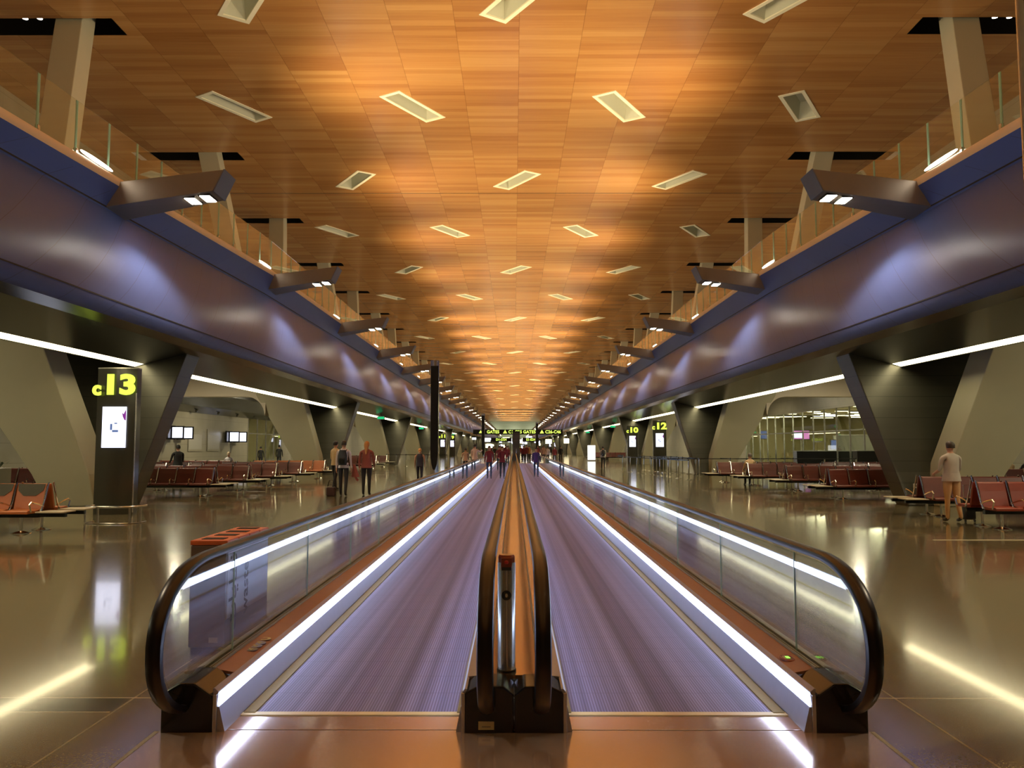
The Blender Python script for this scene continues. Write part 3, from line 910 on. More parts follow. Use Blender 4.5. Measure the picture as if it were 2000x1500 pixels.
# ------------------------------------------------------------------ beam seating
def bench(s, n, mat, tables=True, pads=False, single=False):
    root = thing('beam_seating', (0, 0, 0), '', 'seating', 'back to back airport seating rows')
    P = .615
    for d in (-1, 1):                    # d=-1 faces the camera
        mb = MB(); mb.box(s * .0, s * (n * P), d * .34 - .05, d * .34 + .05, .30, .38); mb.build('beam', 'black', root)
        for i in range(n):
            x0, x1 = s * (i * P + .035), s * ((i + 1) * P - .035)
            if x0 > x1: x0, x1 = x1, x0
            mb = MB()
            prof = [(.20, .40), (.24, .455), (.45, .435), (.66, .452), (.705, .43), (.70, .385), (.45, .385), (.24, .385)]
            mb.prism([(d * a, z) for a, z in prof], x0, x1, 'x'); mb.build('seat', mat, root, bevel=.008)
            mb = MB()
            prof = [(.235, .45), (.19, .60), (.155, .75), (.105, .90), (.085, .925), (.055, .92), (.10, .75), (.14, .58), (.175, .44)]
            mb.prism([(d * a, z) for a, z in prof], x0, x1, 'x'); bk = mb.build('backrest', mat, root, bevel=.006)
            if pads:
                mb = MB(); xm = (x0 + x1) / 2
                v = []
                for off in (.004, .010):
                    for (xx, zz) in ((x0 + .01, .925), (x1 - .01, .925), (x1 - .03, .80), (xm + .12, .70), (xm - .12, .70), (x0 + .03, .80)):
                        yy = .155 - (zz - .75) / .15 * .05 if zz > .75 else .155 + (.75 - zz) / .15 * .035
                        v.append((xx, d * (yy + off + .004), zz))
                mb.loft([v[:6], v[6:]]); mb.build('headrest_cover', 'pad', bk)
        for i in range(n + 1):
            x = s * i * P
            mb = MB()
            mb.tube([(x, d * .33, .40), (x, d * .235, .56), (x, d * .15, .78), (x, d * .085, .955)], .019, 6)
            mb.tube([(x, d * .235, .50), (x, d * .45, .565), (x, d * .64, .60), (x, d * .70, .56), (x, d * .64, .42)], .016, 6)
            mb.build('arm_frame', 'chrome', root, True)
        for x in ((0.35, n * P - .35) if n > 2 else (.5,)):
            mb = MB(); mb.tube([(s * x, d * .34, .30), (s * x, d * .34, .05)], .03, 8)
            lg = mb.build('leg', 'chrome', root, True)
            mb = MB(); mb.loft([[(s * x + r * cos(a), d * .34 + r * 1.1 * sin(a), z) for a in [2 * pi * k / 12 for k in range(12)]] for r, z in ((.17, 0), (.17, .012), (.05, .05))])
            mb.build('foot', 'chrome', lg)
        if tables:
            mb = MB(); mb.prism([(d * .14, .40), (d * .62, .40), (d * .62, .425), (d * .14, .425)], s * -.06, s * -.58, 'x'); mb.build('side_table', 'table', root, bevel=.01)
            mb = MB(); mb.box(s * -.5, 0, d * .34 - .04, d * .34 + .04, .31, .38); mb.build('table_bracket', 'black', root)
    return root
def setb(root, x, y, lab): root.location = (x, y, 0); root['label'] = lab
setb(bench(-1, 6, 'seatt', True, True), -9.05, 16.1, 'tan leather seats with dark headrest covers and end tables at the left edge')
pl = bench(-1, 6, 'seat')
setb(pl, -9.95, 27.4, 'maroon seating row ending beside the foot of the left dark column')
for k, (y, m) in enumerate(((31.0, 0), (34.6, 0), (38.6, 0))):
    dup(pl, (-9.95, y, 0), 0, 'maroon seating row on the left with end table, %s behind the foremost row' % ORD[k])
setb(bench(-1, 6, 'seatt'), -9.75, 42.5, 'orange lit seating row with end table, just behind the man in the cream shirt')  # a maroon row; the lamplight on it is put into its tan colour
pl2 = bench(-1, 6, 'seat', False)
setb(pl2, -14.6, 27.4, 'maroon seating row behind the left forked column towards the wall')
for k, y in enumerate((31.0, 34.6, 38.6, 42.5)):
    dup(pl2, (-14.6, y, 0), 0, 'maroon seating row nearer the left wall, %s behind the column row' % ORD[k])
for k, y in enumerate((20.6, 57, 61, 66)):
    dup(pl if k else pl2, (-10.2 if k else -16.4, y, 0), 0, 'dark seating row seen far left beside the lying traveller' if k == 0 else 'dark seating row in the second left bay, %s from the camera' % ORD[k - 1])
pr_ = bench(1, 6, 'seat')
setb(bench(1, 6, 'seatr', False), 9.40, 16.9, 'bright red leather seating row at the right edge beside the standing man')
setb(pr_, 9.75, 19.9, 'maroon seating row with end tables behind the standing man')
for k, (x, y) in enumerate(((9.95, 26.2), (10.2, 31.0), (9.9, 35.0), (9.4, 38.2))):
    dup(pr_, (x, y, 0), 0, 'maroon seating row on the right past the dark column, %s from the camera' % ORD[k])
pr2 = bench(1, 6, 'seat', False)
setb(pr2, 14.4, 26.4, 'maroon seating row behind the right forked column towards the gate lounge')
for k, y in enumerate((31.0, 35.0, 38.4)):
    dup(pr2, (14.4, y, 0), 0, 'maroon seating row by the gate lounge, %s behind the column row' % ORD[k])
for k, y in enumerate((98, 103)):
    dup(pr_, (9.6, y, 0), 0, '%s tiny distant seating row past the white light box' % ORD[k])

# ------------------------------------------------------------------ queue barriers
def barrier():
    root = thing('queue_post', (0, 0, 0), '', 'queue barrier', 'retractable belt queue posts')
    mb = MB(); mb.lathe([(.17, 0), (.17, .015), (.05, .035)], n=16); mb.build('base', 'chrome', root, True)
    mb = MB(); mb.lathe([(.032, .03), (.032, .93)], n=10); mb.build('tube', 'chrome', root, True)
    mb = MB(); mb.lathe([(.038, .93), (.038, 1.0), (.03, 1.01)], n=10); mb.build('belt_head', 'black', root, True)
    return root
bp = barrier(); used = [False]
def post(x, y, nxt, lab):
    if not used[0]:
        r = bp; r.location = (x, y, 0); r['label'] = lab; used[0] = True
    else: r = dup(bp, (x, y, 0), 0, lab)
    if nxt:
        dx, dy = nxt[0] - x, nxt[1] - y; L = hypot(dx, dy); nx, ny = -dy / L * .004, dx / L * .004
        mb = MB(); mb.loft([[(dx * .03 + nx, dy * .03 + ny, z), (dx * .96 + nx, dy * .96 + ny, z), (dx * .96 - nx, dy * .96 - ny, z), (dx * .03 - nx, dy * .03 - ny, z)] for z in (.94, .985)])
        mb.build('belt', 'black', r)
rows = [('front line of the right queue pen', [(8.65 - .165 * k, 40.8 + 1.75 * k) for k in range(8)]),
        ('line along the gate lounge side', [(8.6 + 1.75 * k, 46.0) for k in range(7)]),
        ('inner line nearest the c12 totem', [(9.6 - .1 * k, 48 + 1.9 * k) for k in range(6)]),
        ('second inner line beside the c12 totem', [(10.5, 47.5 + 1.9 * k) for k in range(6)]),
        ('far line before the c10 totem', [(7.4 + .3 * k, 56 + 2.2 * k) for k in range(5)]),
        ('left hand line beyond the tall pylon', [(-5.4 - .9 * k, 66.0 + .6 * k) for k in range(7)])]
for nm, ps in rows:
    for k, (x, y) in enumerate(ps):
        post(x, y, ps[k + 1] if k + 1 < len(ps) else None, 'chrome queue post, %s in the %s' % (ORD[k], nm))

# ------------------------------------------------------------------ hanging signs and far end
def sign(x, y, z0, wd, ht, txts, label, col='greentext2'):
    t = thing('hanging_sign', (x, y, z0), label, 'sign', 'overhead direction signs')
    mb = MB(); mb.box(-wd / 2, wd / 2, -.08, .08, 0, ht); mb.build('sign_box', 'black', t)
    for a, tx, sz in txts:
        textmesh('sign_lettering', tx, sz, col, t, (a, -.09, ht / 2), bold=.012, extrude=.01)
    for a in (-wd * .46, wd * .46):
        mb = MB(); mb.box(a - .04, a + .04, -.04, .04, -z0, .02); mb.build('support_post', 'black', t)
    return t
sign(.40, 86, 2.90, 9.4, .52, [(-3.9, '\u25B2', .36), (-2.6, 'GATES', .44), (.15, '\u25B2 C1-C25 GATES', .44), (3.4, '\u25B2 C26-C46', .44)], 'wide black hanging sign with lime direction lettering over the walkway end')
sign(-2.0, 128, 2.4, 3.2, .6, [(0, 'D1-D24', .5)], 'small black hanging sign beyond the wide one, left of the centre column')
sign(2.6, 128, 2.4, 2.6, .6, [(0, 'E1-E24', .5)], 'small black hanging sign beyond the wide one, right of the centre column')
t = thing('centre_column', (.22, 84.0, 0), 'dark square column standing at the far end between the two walkways', 'column')
mb = MB(); mb.box(-.38, .38, -.38, .38, 0, 3.1); mb.build('shaft', 'dark', t, bevel=.03)
mb = MB(); mb.box(-.05, .05, -.41, -.38, .2, 1.4); mb.build('steel_strip', 'steel', t)
mb = MB(); mb.box(-.42, .42, -.42, .42, 3.1, 3.2); mb.build('cap', 'black', t)
t = thing('light_box', (8.85, 94, 0), 'tall bright white free standing light box on the right floor', 'sign')
mb = MB(); mb.box(-.44, .44, -.08, .08, .12, 1.78); mb.build('lit_panel', emis('lightbox_white', (1, .98, .92), 1.2), t, bevel=.03)
mb = MB(); mb.box(-.5, .5, -.2, .2, 0, .12); mb.build('base', 'grey', t)
# bright shops and screens at the hall end
r2 = random.Random(3)
for k in range(26):
    x = r2.uniform(-9, 9.5); y = 135 + k * 6.4; z = r2.uniform(1.0, 3.6)
    lit = r2.choice(['screen', 'greentext2', 'screen', 'strip'])
    t = thing('shop_sign', (x, y, 0), 'tiny %s glowing sign in the far concourse, %s one counted away from the walkway end' % ({'screen': 'white', 'greentext2': 'lime', 'strip': 'warm'}[lit], ORD[k]), 'sign', 'far glowing signs ' + lit)
    mb = MB(); wd = r2.uniform(.5, 1.5); mb.box(-wd / 2, wd / 2, -.06, .06, z, z + r2.uniform(.4, .9)); mb.build('lit_face', lit, t)
    mb = MB(); mb.box(-.05, .05, .0, .08, 0, z); mb.build('stand', 'black', t)
for k, (x, y, z) in enumerate(((-10.4, 64, 4.0), (-10.4, 92, 3.8), (10.6, 88, 3.9), (10.6, 118, 3.8), (-10.4, 140, 3.8))):
    t = thing('exit_sign', (x, y, z), 'small green exit sign under the %s balcony soffit, %s one along' % (SN[-1 if x < 0 else 1], ORD[k]), 'exit sign', 'green exit signs')
    mb = MB(); mb.box(-.3, .3, -.05, .05, -.25, 0); mb.build('case', 'black', t)
    mb = MB(); mb.box(-.26, .26, -.06, -.051, -.22, -.03); mb.build('lit_face', 'exitg', t)
    mb = MB(); mb.box(-.02, .02, -.02, .02, 0, 4.24 - z); mb.build('hanger', 'black', t)

# ------------------------------------------------------------------ people
CLO = {}
def cloth(name, col, rough=.75):
    if name not in CLO: CLO[name] = pbr('cloth_' + name, col, rough, noise=.12, nscale=9)
    return CLO[name]
SKIN = pbr('skin', (.50, .27, .17), .5, noise=.05)
SKIND = pbr('skin_dark', (.20, .10, .06), .5, noise=.05)
def person(x, y, h, rz, label, top, bottom, hair, hcol, legs=((.18, .05), (-.16, .12)), arms=((.05, .25), (.1, .2)), sit=False, sleeve=1.0, skin=None, hairlen=0, shoes=(.02, .02, .02), wide=1.0, far=False, group=None, z0=0.0):
    """legs: (thigh pitch, knee bend) left/right;  arms: (shoulder pitch, elbow bend)"""
    root = thing('person', (x, y, z0), label, 'person', group, rz)
    V = []; E = []; R = []; B = []
    def nd(p, r, par=None, b='torso'):
        V.append(Vector(p)); R.append(r if isinstance(r, tuple) else (r, r)); B.append(b)
        if par is not None: E.append((par, len(V) - 1))
        return len(V) - 1
    hip = .93
    Wd = wide
    pel = nd((0, 0, hip + .02), (.155 * Wd, .115 * Wd), None, 'pelvis')
    wa = nd((0, 0, hip + .17), (.145 * Wd, .105 * Wd), pel)
    ch = nd((0, -.005, hip + .36), (.165 * Wd, .115 * Wd), wa)
    up = nd((0, -.005, hip + .48), (.11, .09), ch)
    nk = nd((0, 0, hip + .575), .054, up, 'neck')
    j = nd((0, .02, hip + .645), (.066, .07), nk, 'head')
    hd = nd((0, .005, hip + .715), (.078, .095), j, 'head')
    tp = nd((0, -.005, hip + .785), (.062, .075), hd, 'head')
    if not far:
        nd((0, .112, hip + .695), .014, hd, 'head')
        for sg in (-1, 1): nd((sg * .088, -.005, hip + .70), .017, hd, 'head')
    low = 9
    feet = []
    for sg, (t, k) in zip((-1, 1), legs):
        if sit: t, k = 1.5, 1.45
        a = nd((sg * .095, 0, hip - .03), .092 * Wd, pel, 'leg')
        kn = V[a] + Vector((sg * .005, sin(t) * .43, -cos(t) * .43))
        th = (V[a] + kn) / 2
        b1 = nd(th, .078 * Wd, a, 'leg'); b2 = nd(kn, .060, b1, 'leg')
        an = kn + Vector((0, sin(t - k) * .42, -cos(t - k) * .42))
        b3 = nd(kn.lerp(an, .4), .058, b2, 'leg'); b4 = nd(an, .045, b3, 'leg')
        fa = max(-.5, min(.25, (t - k) * .5))
        b5 = nd(an + Vector((0, .05, -.045)), .042, b4, 'foot'); nd(an + Vector((sg * .012, .16, -.055 + .10 * fa)), .034, b5, 'foot')
        low = min(low, an.z - .09)
        feet.append(an)
    hands = []
    for sg, (t, k) in zip((-1, 1), arms):
        a = nd((sg * .115, 0, hip + .475), .074, up, 'torso'); b = nd((sg * .185 * (0.5 + .5 * Wd), 0, hip + .455), .060, a, 'arm')
        d = Vector((sg * .16, sin(t), -cos(t))).normalized()
        el = V[b] + d * .28
        m = nd(V[b] + d * .13, .050, b, 'arm'); e = nd(el, .040, m, 'arm')
        d2 = Vector((sg * (.05 - .25 * min(k, 1.5) / 1.5), sin(t + k), -cos(t + k))).normalized()
        f1 = nd(el + d2 * .11, .038, e, 'fore'); wr = nd(el + d2 * .24, .026, f1, 'fore')
        pm = nd(el + d2 * .30, (.036, .022), wr, 'hand')
        if not far:
            side = d2.cross(Vector((sg, 0, 0))).normalized()
            for q in range(4):
                o = side * ((q - 1.5) * .019)
                L = (.062, .076, .072, .056)[q]
                f = nd(V[pm] + d2 * .045 + o, .0095, pm, 'hand')
                g_ = nd(V[f] + d2 * (L * .5) + Vector((-sg * .006, 0, 0)), .0088, f, 'hand')
                nd(V[g_] + d2 * (L * .45) + Vector((-sg * .018, 0, 0)), .0075, g_, 'hand')
            f = nd(V[pm] - side * .035 - d2 * .005 + Vector((-sg * .008, 0, 0)), .0105, pm, 'hand')
            nd(V[f] - side * .012 + d2 * .04, .009, f, 'hand')
        hands.append(V[pm] + d2 * .05)
    dzf = -low
    if sit: dzf = 0.44 - (hip - .12)
    me = bpy.data.meshes.new('tmpbody'); me.from_pydata([tuple(v) for v in V], E, [])
    ob = bpy.data.objects.new('tmpbody', me); COL.objects.link(ob)
    md = ob.modifiers.new('s', 'SKIN'); md.use_smooth_shade = True
    sk = me.skin_vertices[0].data
    for i, r in enumerate(R): sk[i].radius = r
    sk[0].use_root = True
    ss = ob.modifiers.new('u', 'SUBSURF'); ss.levels = 1 if far else 2
    bm2 = bpy.data.meshes.new_from_object(ob.evaluated_get(bpy.context.evaluated_depsgraph_get()))
    bpy.data.objects.remove(ob)
    bm2.name = 'body'
    sc = h / 1.735
    # clothing regions by nearest limb
    mats = [skin or SKIN, cloth(*top), cloth(*bottom), cloth('shoe%.2f' % shoes[0], shoes, .5)]
    bm2.materials.clear()
    for m_ in mats: bm2.materials.append(m_)
    segs = [(V[a], V[b], B[b], a, b) for a, b in E]
    for p in bm2.polygons:
        c = p.center; best = 9; bb = 'torso'; tt = 0
        for a, b, n, ia, ib in segs:
            ab = b - a; t_ = max(0, min(1, (c - a).dot(ab) / max(ab.length_squared, 1e-9)))
            d = (c - a - ab * t_).length - (R[ia][0] * (1 - t_) + R[ib][0] * t_) * .8
            if d < best: best = d; bb = n; tt = t_
        mi = {'torso': 1, 'pelvis': 2, 'neck': 0, 'head': 0, 'leg': 2, 'foot': 3, 'arm': 1, 'fore': 1 if sleeve >= 1 else 0, 'hand': 0}[bb]
        if bb == 'torso' and c.z < hip + .02: mi = 2
        if bb == 'neck' and tt < .45: mi = 1
        if bb in ('torso', 'pelvis') and mi == 2 and c.z > hip - .04: mi = 1
        if bb == 'arm' and sleeve < .3: mi = 0
        p.material_index = mi; p.use_smooth = True
    for v in bm2.vertices: v.co = Vector((v.co.x, v.co.y, v.co.z + dzf)) * sc
    body = bpy.data.objects.new('body', bm2); COL.objects.link(body); body.parent = root
    hz = hip + .72
    def T(p): return ((p[0]) * sc, (p[1]) * sc, (p[2] + dzf) * sc)
    mb = MB(); rings = []
    for i in range(8):                       # hair cap: covers crown and back of the head
        a = -.55 + (pi / 2 + .55) * i / 7
        ring = []
        for k in range(16):
            p = 2 * pi * k / 16
            front = max(0, sin(p))
            zz = hz + .012 + .108 * sin(a) + (front * .075 * (1 - i / 7) if a < .8 else 0)
            rr = cos(a) if a > -.2 else .97
            ring.append(T((.092 * rr * cos(p), -.008 + (.108 if sin(p) < 0 else .10) * rr * sin(p), zz)))
        rings.append(ring)
    mb.loft(rings)
    if hairlen > 0:
        mb.loft([[T(((.085 - .02 * q) * cos(p), -.075 - .02 * q + .045 * sin(p), hz - .02 - q * hairlen / 3)) for p in [2 * pi * k / 10 for k in range(10)]] for q in range(4)])
    mb.build('hair', cloth(hair, hcol, .55), root, True)
    if not far:
        for sg in (-1, 1):
            mb = MB(); mb.ball(T((sg * .032, .093, hz - .002)), (.013 * sc, .010 * sc, .009 * sc)); mb.build('eye', 'ink', root, True)
        mb = MB(); mb.ball(T((0, .100, hz - .062)), (.024 * sc, .010 * sc, .006 * sc)); mb.build('mouth', 'redbrown', root, True)
    # loose hem of the top
    if not sit:
        mb = MB(); zt, zb = hip + .12, hip - .06
        mb.loft([[T((r * Wd * cos(p), r * .74 * Wd * sin(p), z)) for p in [2 * pi * k / 18 for k in range(18)]] for r, z in ((.150, zt), (.165, (zt + zb) / 2), (.178, zb), (.170, zb), (.14, zt))], True, False)
        mb.build('shirt_hem', cloth(*top), root, True)
    Mx = Matrix.Translation((x, y, z0)) @ Matrix.Rotation(rz, 4, 'Z')
    return root, [Mx @ Vector(T(p)) for p in hands], Mx, sc
DK = ('dark_trousers', (.012, .012, .016)); NAVY = ('navy', (.02, .03, .06)); MAR = ('maroon', (.16, .012, .018)); WH = ('white', (.62, .58, .62))
PI_ = pi
# man at the right by the seats
r, hd, Mx, sc = person(9.62, 18.15, 1.70, .1, 'man in grey short sleeved shirt and khaki trousers seen from behind at the right', ('greyshirt', (.42, .40, .36)), ('khaki', (.56, .36, .18)), 'brownhair', (.03, .018, .01),
       legs=((.05, .03), (-.06, .22)), arms=((.15, 1.1), (.25, 1.0)), sleeve=.6, wide=1.22)
t = thing('carry_bag', (9.98, 18.2, 0), 'small black wheeled bag beside the khaki trousers of the man', 'bag')
mb = MB(); mb.box(-.13, .13, -.10, .10, .05, .52); mb.build('bag_body', 'black', t, bevel=.04)
mb = MB(); mb.tube([(-.08, 0, .5), (-.08, 0, .8), (.08, 0, .8), (.08, 0, .5)], .01, 6); mb.build('handle', 'chrome', t, True)
for sx_ in (-.1, .1):
    mb = MB(); mb.lathe([(.03, -.012), (.03, .012)], (0, 0, 0), 12); w_ = mb.build('wheel', 'rubber', t, loc=(sx_, -.07, .03)); w_.rotation_euler = (0, pi / 2, 0)
# backpack man and companion
r, hd, Mx, sc = person(-5.72, 27.6, 1.79, 0, 'man in white shirt and dark trousers carrying a black backpack, seen from behind', WH, DK, 'brownhair', (.03, .018, .01), legs=((.12, .05), (-.10, .15)), arms=((0, .12), (0.02, .15)))
def backpack(x, y, z, s_, lab):
    t = thing('backpack', (x, y, z), lab, 'backpack')
    mb = MB(); rg = []
    for i in range(9):
        q = i / 8; zz = .50 * q; wdt = .155 * (1 - .35 * max(0, q - .65) / .35) * (1 - .15 * max(0, .2 - q) / .2); dp = .085 * (1 - .4 * abs(q - .4))
        rg.append([(wdt * (abs(cos(a)) ** .6) * (1 if cos(a) > 0 else -1), -dp + dp * (abs(sin(a)) ** .7) * (1 if sin(a) > 0 else -1), zz) for a in [2 * pi * k / 20 for k in range(20)]])
    mb.loft([[(a * s_, b_ * s_, c * s_) for a, b_, c in ring] for ring in rg]); mb.build('pack_body', 'ink', t, True)
    mb = MB(); mb.box(-.09 * s_, .09 * s_, -.20 * s_, -.15 * s_, .06 * s_, .24 * s_); mb.build('front_pocket', 'black', t, bevel=.02)
    for sg in (-1, 1):
        mb = MB(); mb.tube([(sg * .10 * s_, -.0, .05 * s_), (sg * .17 * s_, .09 * s_, .16 * s_), (sg * .15 * s_, .17 * s_, .36 * s_), (sg * .11 * s_, .10 * s_, .52 * s_), (sg * .08 * s_, -.02, .46 * s_)], .018, 6); mb.build('strap', 'black', t, True)
    return t
backpack(-5.72, 27.6 - .125, 1.03, 1.0, 'black backpack on the back of the man in the white shirt')
t = thing('hand_luggage', (-6.10, 27.5, 0), 'dark red travel bag beside the legs of the backpack man', 'bag')
mb = MB(); mb.box(-.15, .15, -.12, .12, .0, .30); mb.build('bag_body', cloth('darkred', (.035, .012, .010)), t, bevel=.05)
mb = MB(); mb.tube([(-.12, 0, .32), (-.06, 0, .52), (.06, 0, .52), (.12, 0, .32)], .012, 6); mb.build('handle', 'black', t, True)
person(-5.02, 28.0, 1.76, 0, 'woman with long blonde hair in red brown top and dark trousers, from behind', ('rust', (.26, .07, .055)), DK, 'blonde', (.48, .22, .06), legs=((.02, .05), (.0, .05)), arms=((-.15, .25), (.1, .5)), hairlen=.30, wide=1.08)
t = thing('jacket', (-5.42, 27.86, .62), 'rust coloured jacket hanging from the arm of the blonde woman', 'jacket')
mb = MB(); mb.loft([[((.05 + .03 * q) * cos(a) + .02 * q, .07 * sin(a), .42 - .14 * q) for a in [2 * pi * k / 10 for k in range(10)]] for q in range(4)]); mb.build('cloth_body', cloth('rust', (.26, .07, .055)), t, True)
mb = MB(); mb.tube([(.03, 0, .05), (.08, 0, -.05), (.15, .0, -.12)], .04, 8); mb.build('sleeve', cloth('rust', (.26, .07, .055)), t, True)
person(-6.85, 31.5, 1.80, -.6, 'man in cream shirt and dark trousers standing beyond the backpack man', ('cream', (.60, .44, .24)), DK, 'blackhair', (.01, .008, .006), arms=((.1, .9), (.1, .9)))
person(-4.15, 36.2, 1.52, 0, 'woman with blonde hair and dark navy sleeveless vest walking beside the left walkway', ('darknavy', (.02, .02, .035)), ('darknavy', (.02, .02, .035)), 'blonde', (.48, .22, .06), sleeve=.1, wide=1.15, hairlen=.06)
# staff in maroon on the left walkway
person(-1.27, 42.2, 1.62, PI_, 'person in maroon blazer and navy trousers on the left belt, farther from the centre rail', MAR, NAVY, 'blackhair', (.01, .008, .006), arms=((.1, .5), (0, .1)), z0=.012)
person(-.60, 42.2, 1.60, PI_, 'person in maroon blazer with folded hands on the left belt beside the centre rail', MAR, DK, 'blackhair', (.01, .008, .006), arms=((.15, 1.3), (.2, 1.3)), z0=.012)
person(-1.02, 56, 1.62, PI_, 'third maroon dressed person farther back on the left belt between the front two', MAR, DK, 'blackhair', (.01, .008, .006), z0=.012, far=True)
person(-.55, 66, 1.62, PI_, 'fourth maroon dressed person far back on the left belt next to the centre rail', MAR, DK, 'blackhair', (.01, .008, .006), z0=.012, far=True)
r, hd, Mx, sc = person(-2.24, 47, 1.74, -.3, 'person in pale pink tunic and dark trousers raising a phone beyond the left walkway', ('palepink', (.66, .47, .40)), DK, 'blackhair', (.02, .012, .01), arms=((.2, .6), (1.3, .5)))
person(-2.95, 50, 1.50, .2, 'person in tan top pushing a cart beyond the left handrail', ('tan', (.40, .24, .15)), DK, 'brownhair', (.03, .018, .01), arms=((.3, .8), (.3, .8)))
t = thing('luggage_cart', (-2.95, 50.6, 0), 'pale luggage cart pushed by the person in the tan top', 'cart')
mb = MB(); mb.box(-.3, .3, -.1, .6, .18, .24); mb.build('platform', 'chrome', t)
mb = MB(); mb.box(-.28, .28, .0, .5, .24, .80); mb.build('suitcase', 'pot', t, bevel=.04)
mb = MB(); mb.tube([(-.28, -.12, .24), (-.28, -.16, 1.0), (.28, -.16, 1.0), (.28, -.12, .24)], .02, 6); mb.build('handle', 'black', t, True)
for sx_, sy_ in ((-.25, 0), (.25, 0), (0, .5)):
    mb = MB(); mb.lathe([(.09, -.02), (.09, .02)], (0, 0, 0), 12); w_ = mb.build('wheel', 'rubber', t, loc=(sx_, sy_, .09)); w_.rotation_euler = (0, pi / 2, 0)
person(1.20, 44.6, 1.52, PI_, 'person in purple top standing on the right walkway belt', ('purple', (.055, .022, .13)), NAVY, 'blackhair', (.01, .008, .006), arms=((0, .2), (0, .2)), z0=.012)
person(6.60, 61, 1.62, 0, 'man in grey shirt with black backpack walking past the white light box', ('greyshirt', (.42, .40, .36)), DK, 'blackhair', (.01, .008, .006))
backpack(6.60, 60.88, .95, .9, 'small black backpack on the man in grey by the light box')
person(4.75, 84, 1.66, 0, 'person in dark clothes standing beyond the right walkway end', ('black', (.012, .012, .012)), DK, 'blackhair', (.01, .008, .006), far=True)
person(-13.5, 33, 1.66, .7, 'person in black bending between the left seating rows', ('black', (.012, .012, .012)), DK, 'blackhair', (.01, .008, .006), arms=((.4, .6), (.4, .6)), wide=1.2)
for k, (x, y, h) in enumerate(((-18.5, 60, 1.6), (-17.3, 60.5, 1.72), (-16.4, 62, 1.6), (-15.9, 60, 1.68))):
    person(x, y, h, 0, 'dark silhouette of a person near the left glass gate doors, %s from the wall' % ORD[k], ('black', (.012, .012, .012)), DK, 'blackhair', (.01, .008, .006), far=True)
person(10.15, 35.42, 1.7, 0, 'seated person in cream shirt on the right seating, back to the camera', ('cream', (.60, .44, .24)), DK, 'greyhair', (.10, .08, .06), sit=True, arms=((.5, .5), (.5, .5)))
person(-14.9, 42.9, 1.7, 0, 'seated person with pale hair and white shirt among the left rows', WH, DK, 'palehair', (.55, .42, .28), sit=True, arms=((.5, .5), (.5, .5)), far=True)
for k, (x, c) in enumerate(((16.1, ('cream', (.60, .44, .24))), (16.8, ('black', (.012, .012, .012))))):
    person(x, 26.9, 1.75, 0, 'seated person in %s top at the right picture edge behind the columns' % ('cream' if k == 0 else 'black'), c, DK, 'blackhair', (.01, .008, .006), sit=True, arms=((.5, .5), (.5, .5)), far=True)
cr = random.Random(11)
CC = [MAR, MAR, ('gold', (.42, .22, .06)), ('black', (.012, .012, .012)), ('tan', (.40, .24, .15)), WH, MAR]
CN = ['maroon', 'maroon', 'golden', 'black', 'tan', 'white', 'maroon']
for k, (x, y) in enumerate(((.95, 84), (1.3, 85.5), (1.6, 88), (1.1, 92), (2.9, 80), (3.4, 83), (3.9, 79), (2.6, 90), (-.9, 85), (-1.5, 90), (-2.2, 94), (-.7, 99), (1.9, 100), (3.6, 105), (-3.0, 103), (.9, 112))):
    q = k % 7
    person(x, y, cr.uniform(1.58, 1.78), PI_ + cr.uniform(-.3, .3), 'tiny far person in %s top, %s in the crowd past the walkway end' % (CN[q], ORD[k]), CC[q], DK, 'blackhair', (.01, .008, .006), far=True, group='crowd past the walkway end')

# ------------------------------------------------------------------ left gate side: wall panels, screens, doors, planter
sx0 = XC - 22.5
t = thing('wall_bulkhead', (sx0, 40, 4.05), 'dark sloping bulkhead with round fittings above the left gate wall', 'bulkhead')
mb = MB(); mb.prism([(0, -.05), (.9, .35), (1.6, 1.2), (1.6, 1.95), (0, 1.95)], -20, 60); mb.build('bulkhead_panel', 'soffit', t)
for k in range(8):
    mb = MB(); mb.lathe([(.16, 0), (.16, .06), (.11, .07)], (0, 0, 0), 16); f = mb.build('round_fitting', 'black', t, True, loc=(.42, 4 + k * 4.2, .12)); f.rotation_euler = (0, radians(114), 0)
for k, (y, z, w_, m_) in enumerate(((53.0, 2.55, .9, 'screen'), (54.6, 2.55, .9, 'screen'), (63.8, 2.4, .95, 'screen'), (65.6, 2.4, .95, 'screen'))):
    t = thing('wall_screen', (sx0 + .15, y, z), 'bright flight screen on the left gate wall, %s from the camera' % ORD[k], 'screen', 'gate wall screens')
    mb = MB(); mb.box(0, .12, -w_ / 2 - .12, w_ / 2 + .12, -.45, .45); mb.build('frame', 'black', t)
    # a screen set square to the aisle
    mb = MB(); mb.box(.12, .9, -.06, .06, -.42, .42); mb.build('side_case', 'black', t)
    mb = MB(); mb.box(.18, .84, -.075, -.061, -.34, .34); mb.build('lit_screen', m_, t)
for k, (y0, y1) in enumerate(((56.3, 58.8), (59.8, 62.3))):
    t = thing('poster_panel', (sx0 + .02, y0, 1.3), 'pale wall poster on the left gate wall, %s one' % ORD[k], 'poster')
    mb = MB(); mb.box(0, .03, 0, y1 - y0, 0, 1.6); mb.build('print', 'wall', t); mb = MB(); mb.box(.03, .035, .1, y1 - y0 - .1, .15, 1.2); mb.build('pale_field', 'pot', t)
t = thing('door_1', (sx0 + .02, 47.6, 0), None, None); t['kind'] = 'structure'
mb = MB(); mb.box(0, .05, 0, 1.5, 0, 2.9); mb.build('door_leaf', 'soffit', t)
mb = MB(); mb.box(.05, .1, 1.35, 1.45, .9, 1.4); mb.build('door_handle', 'chrome', t)
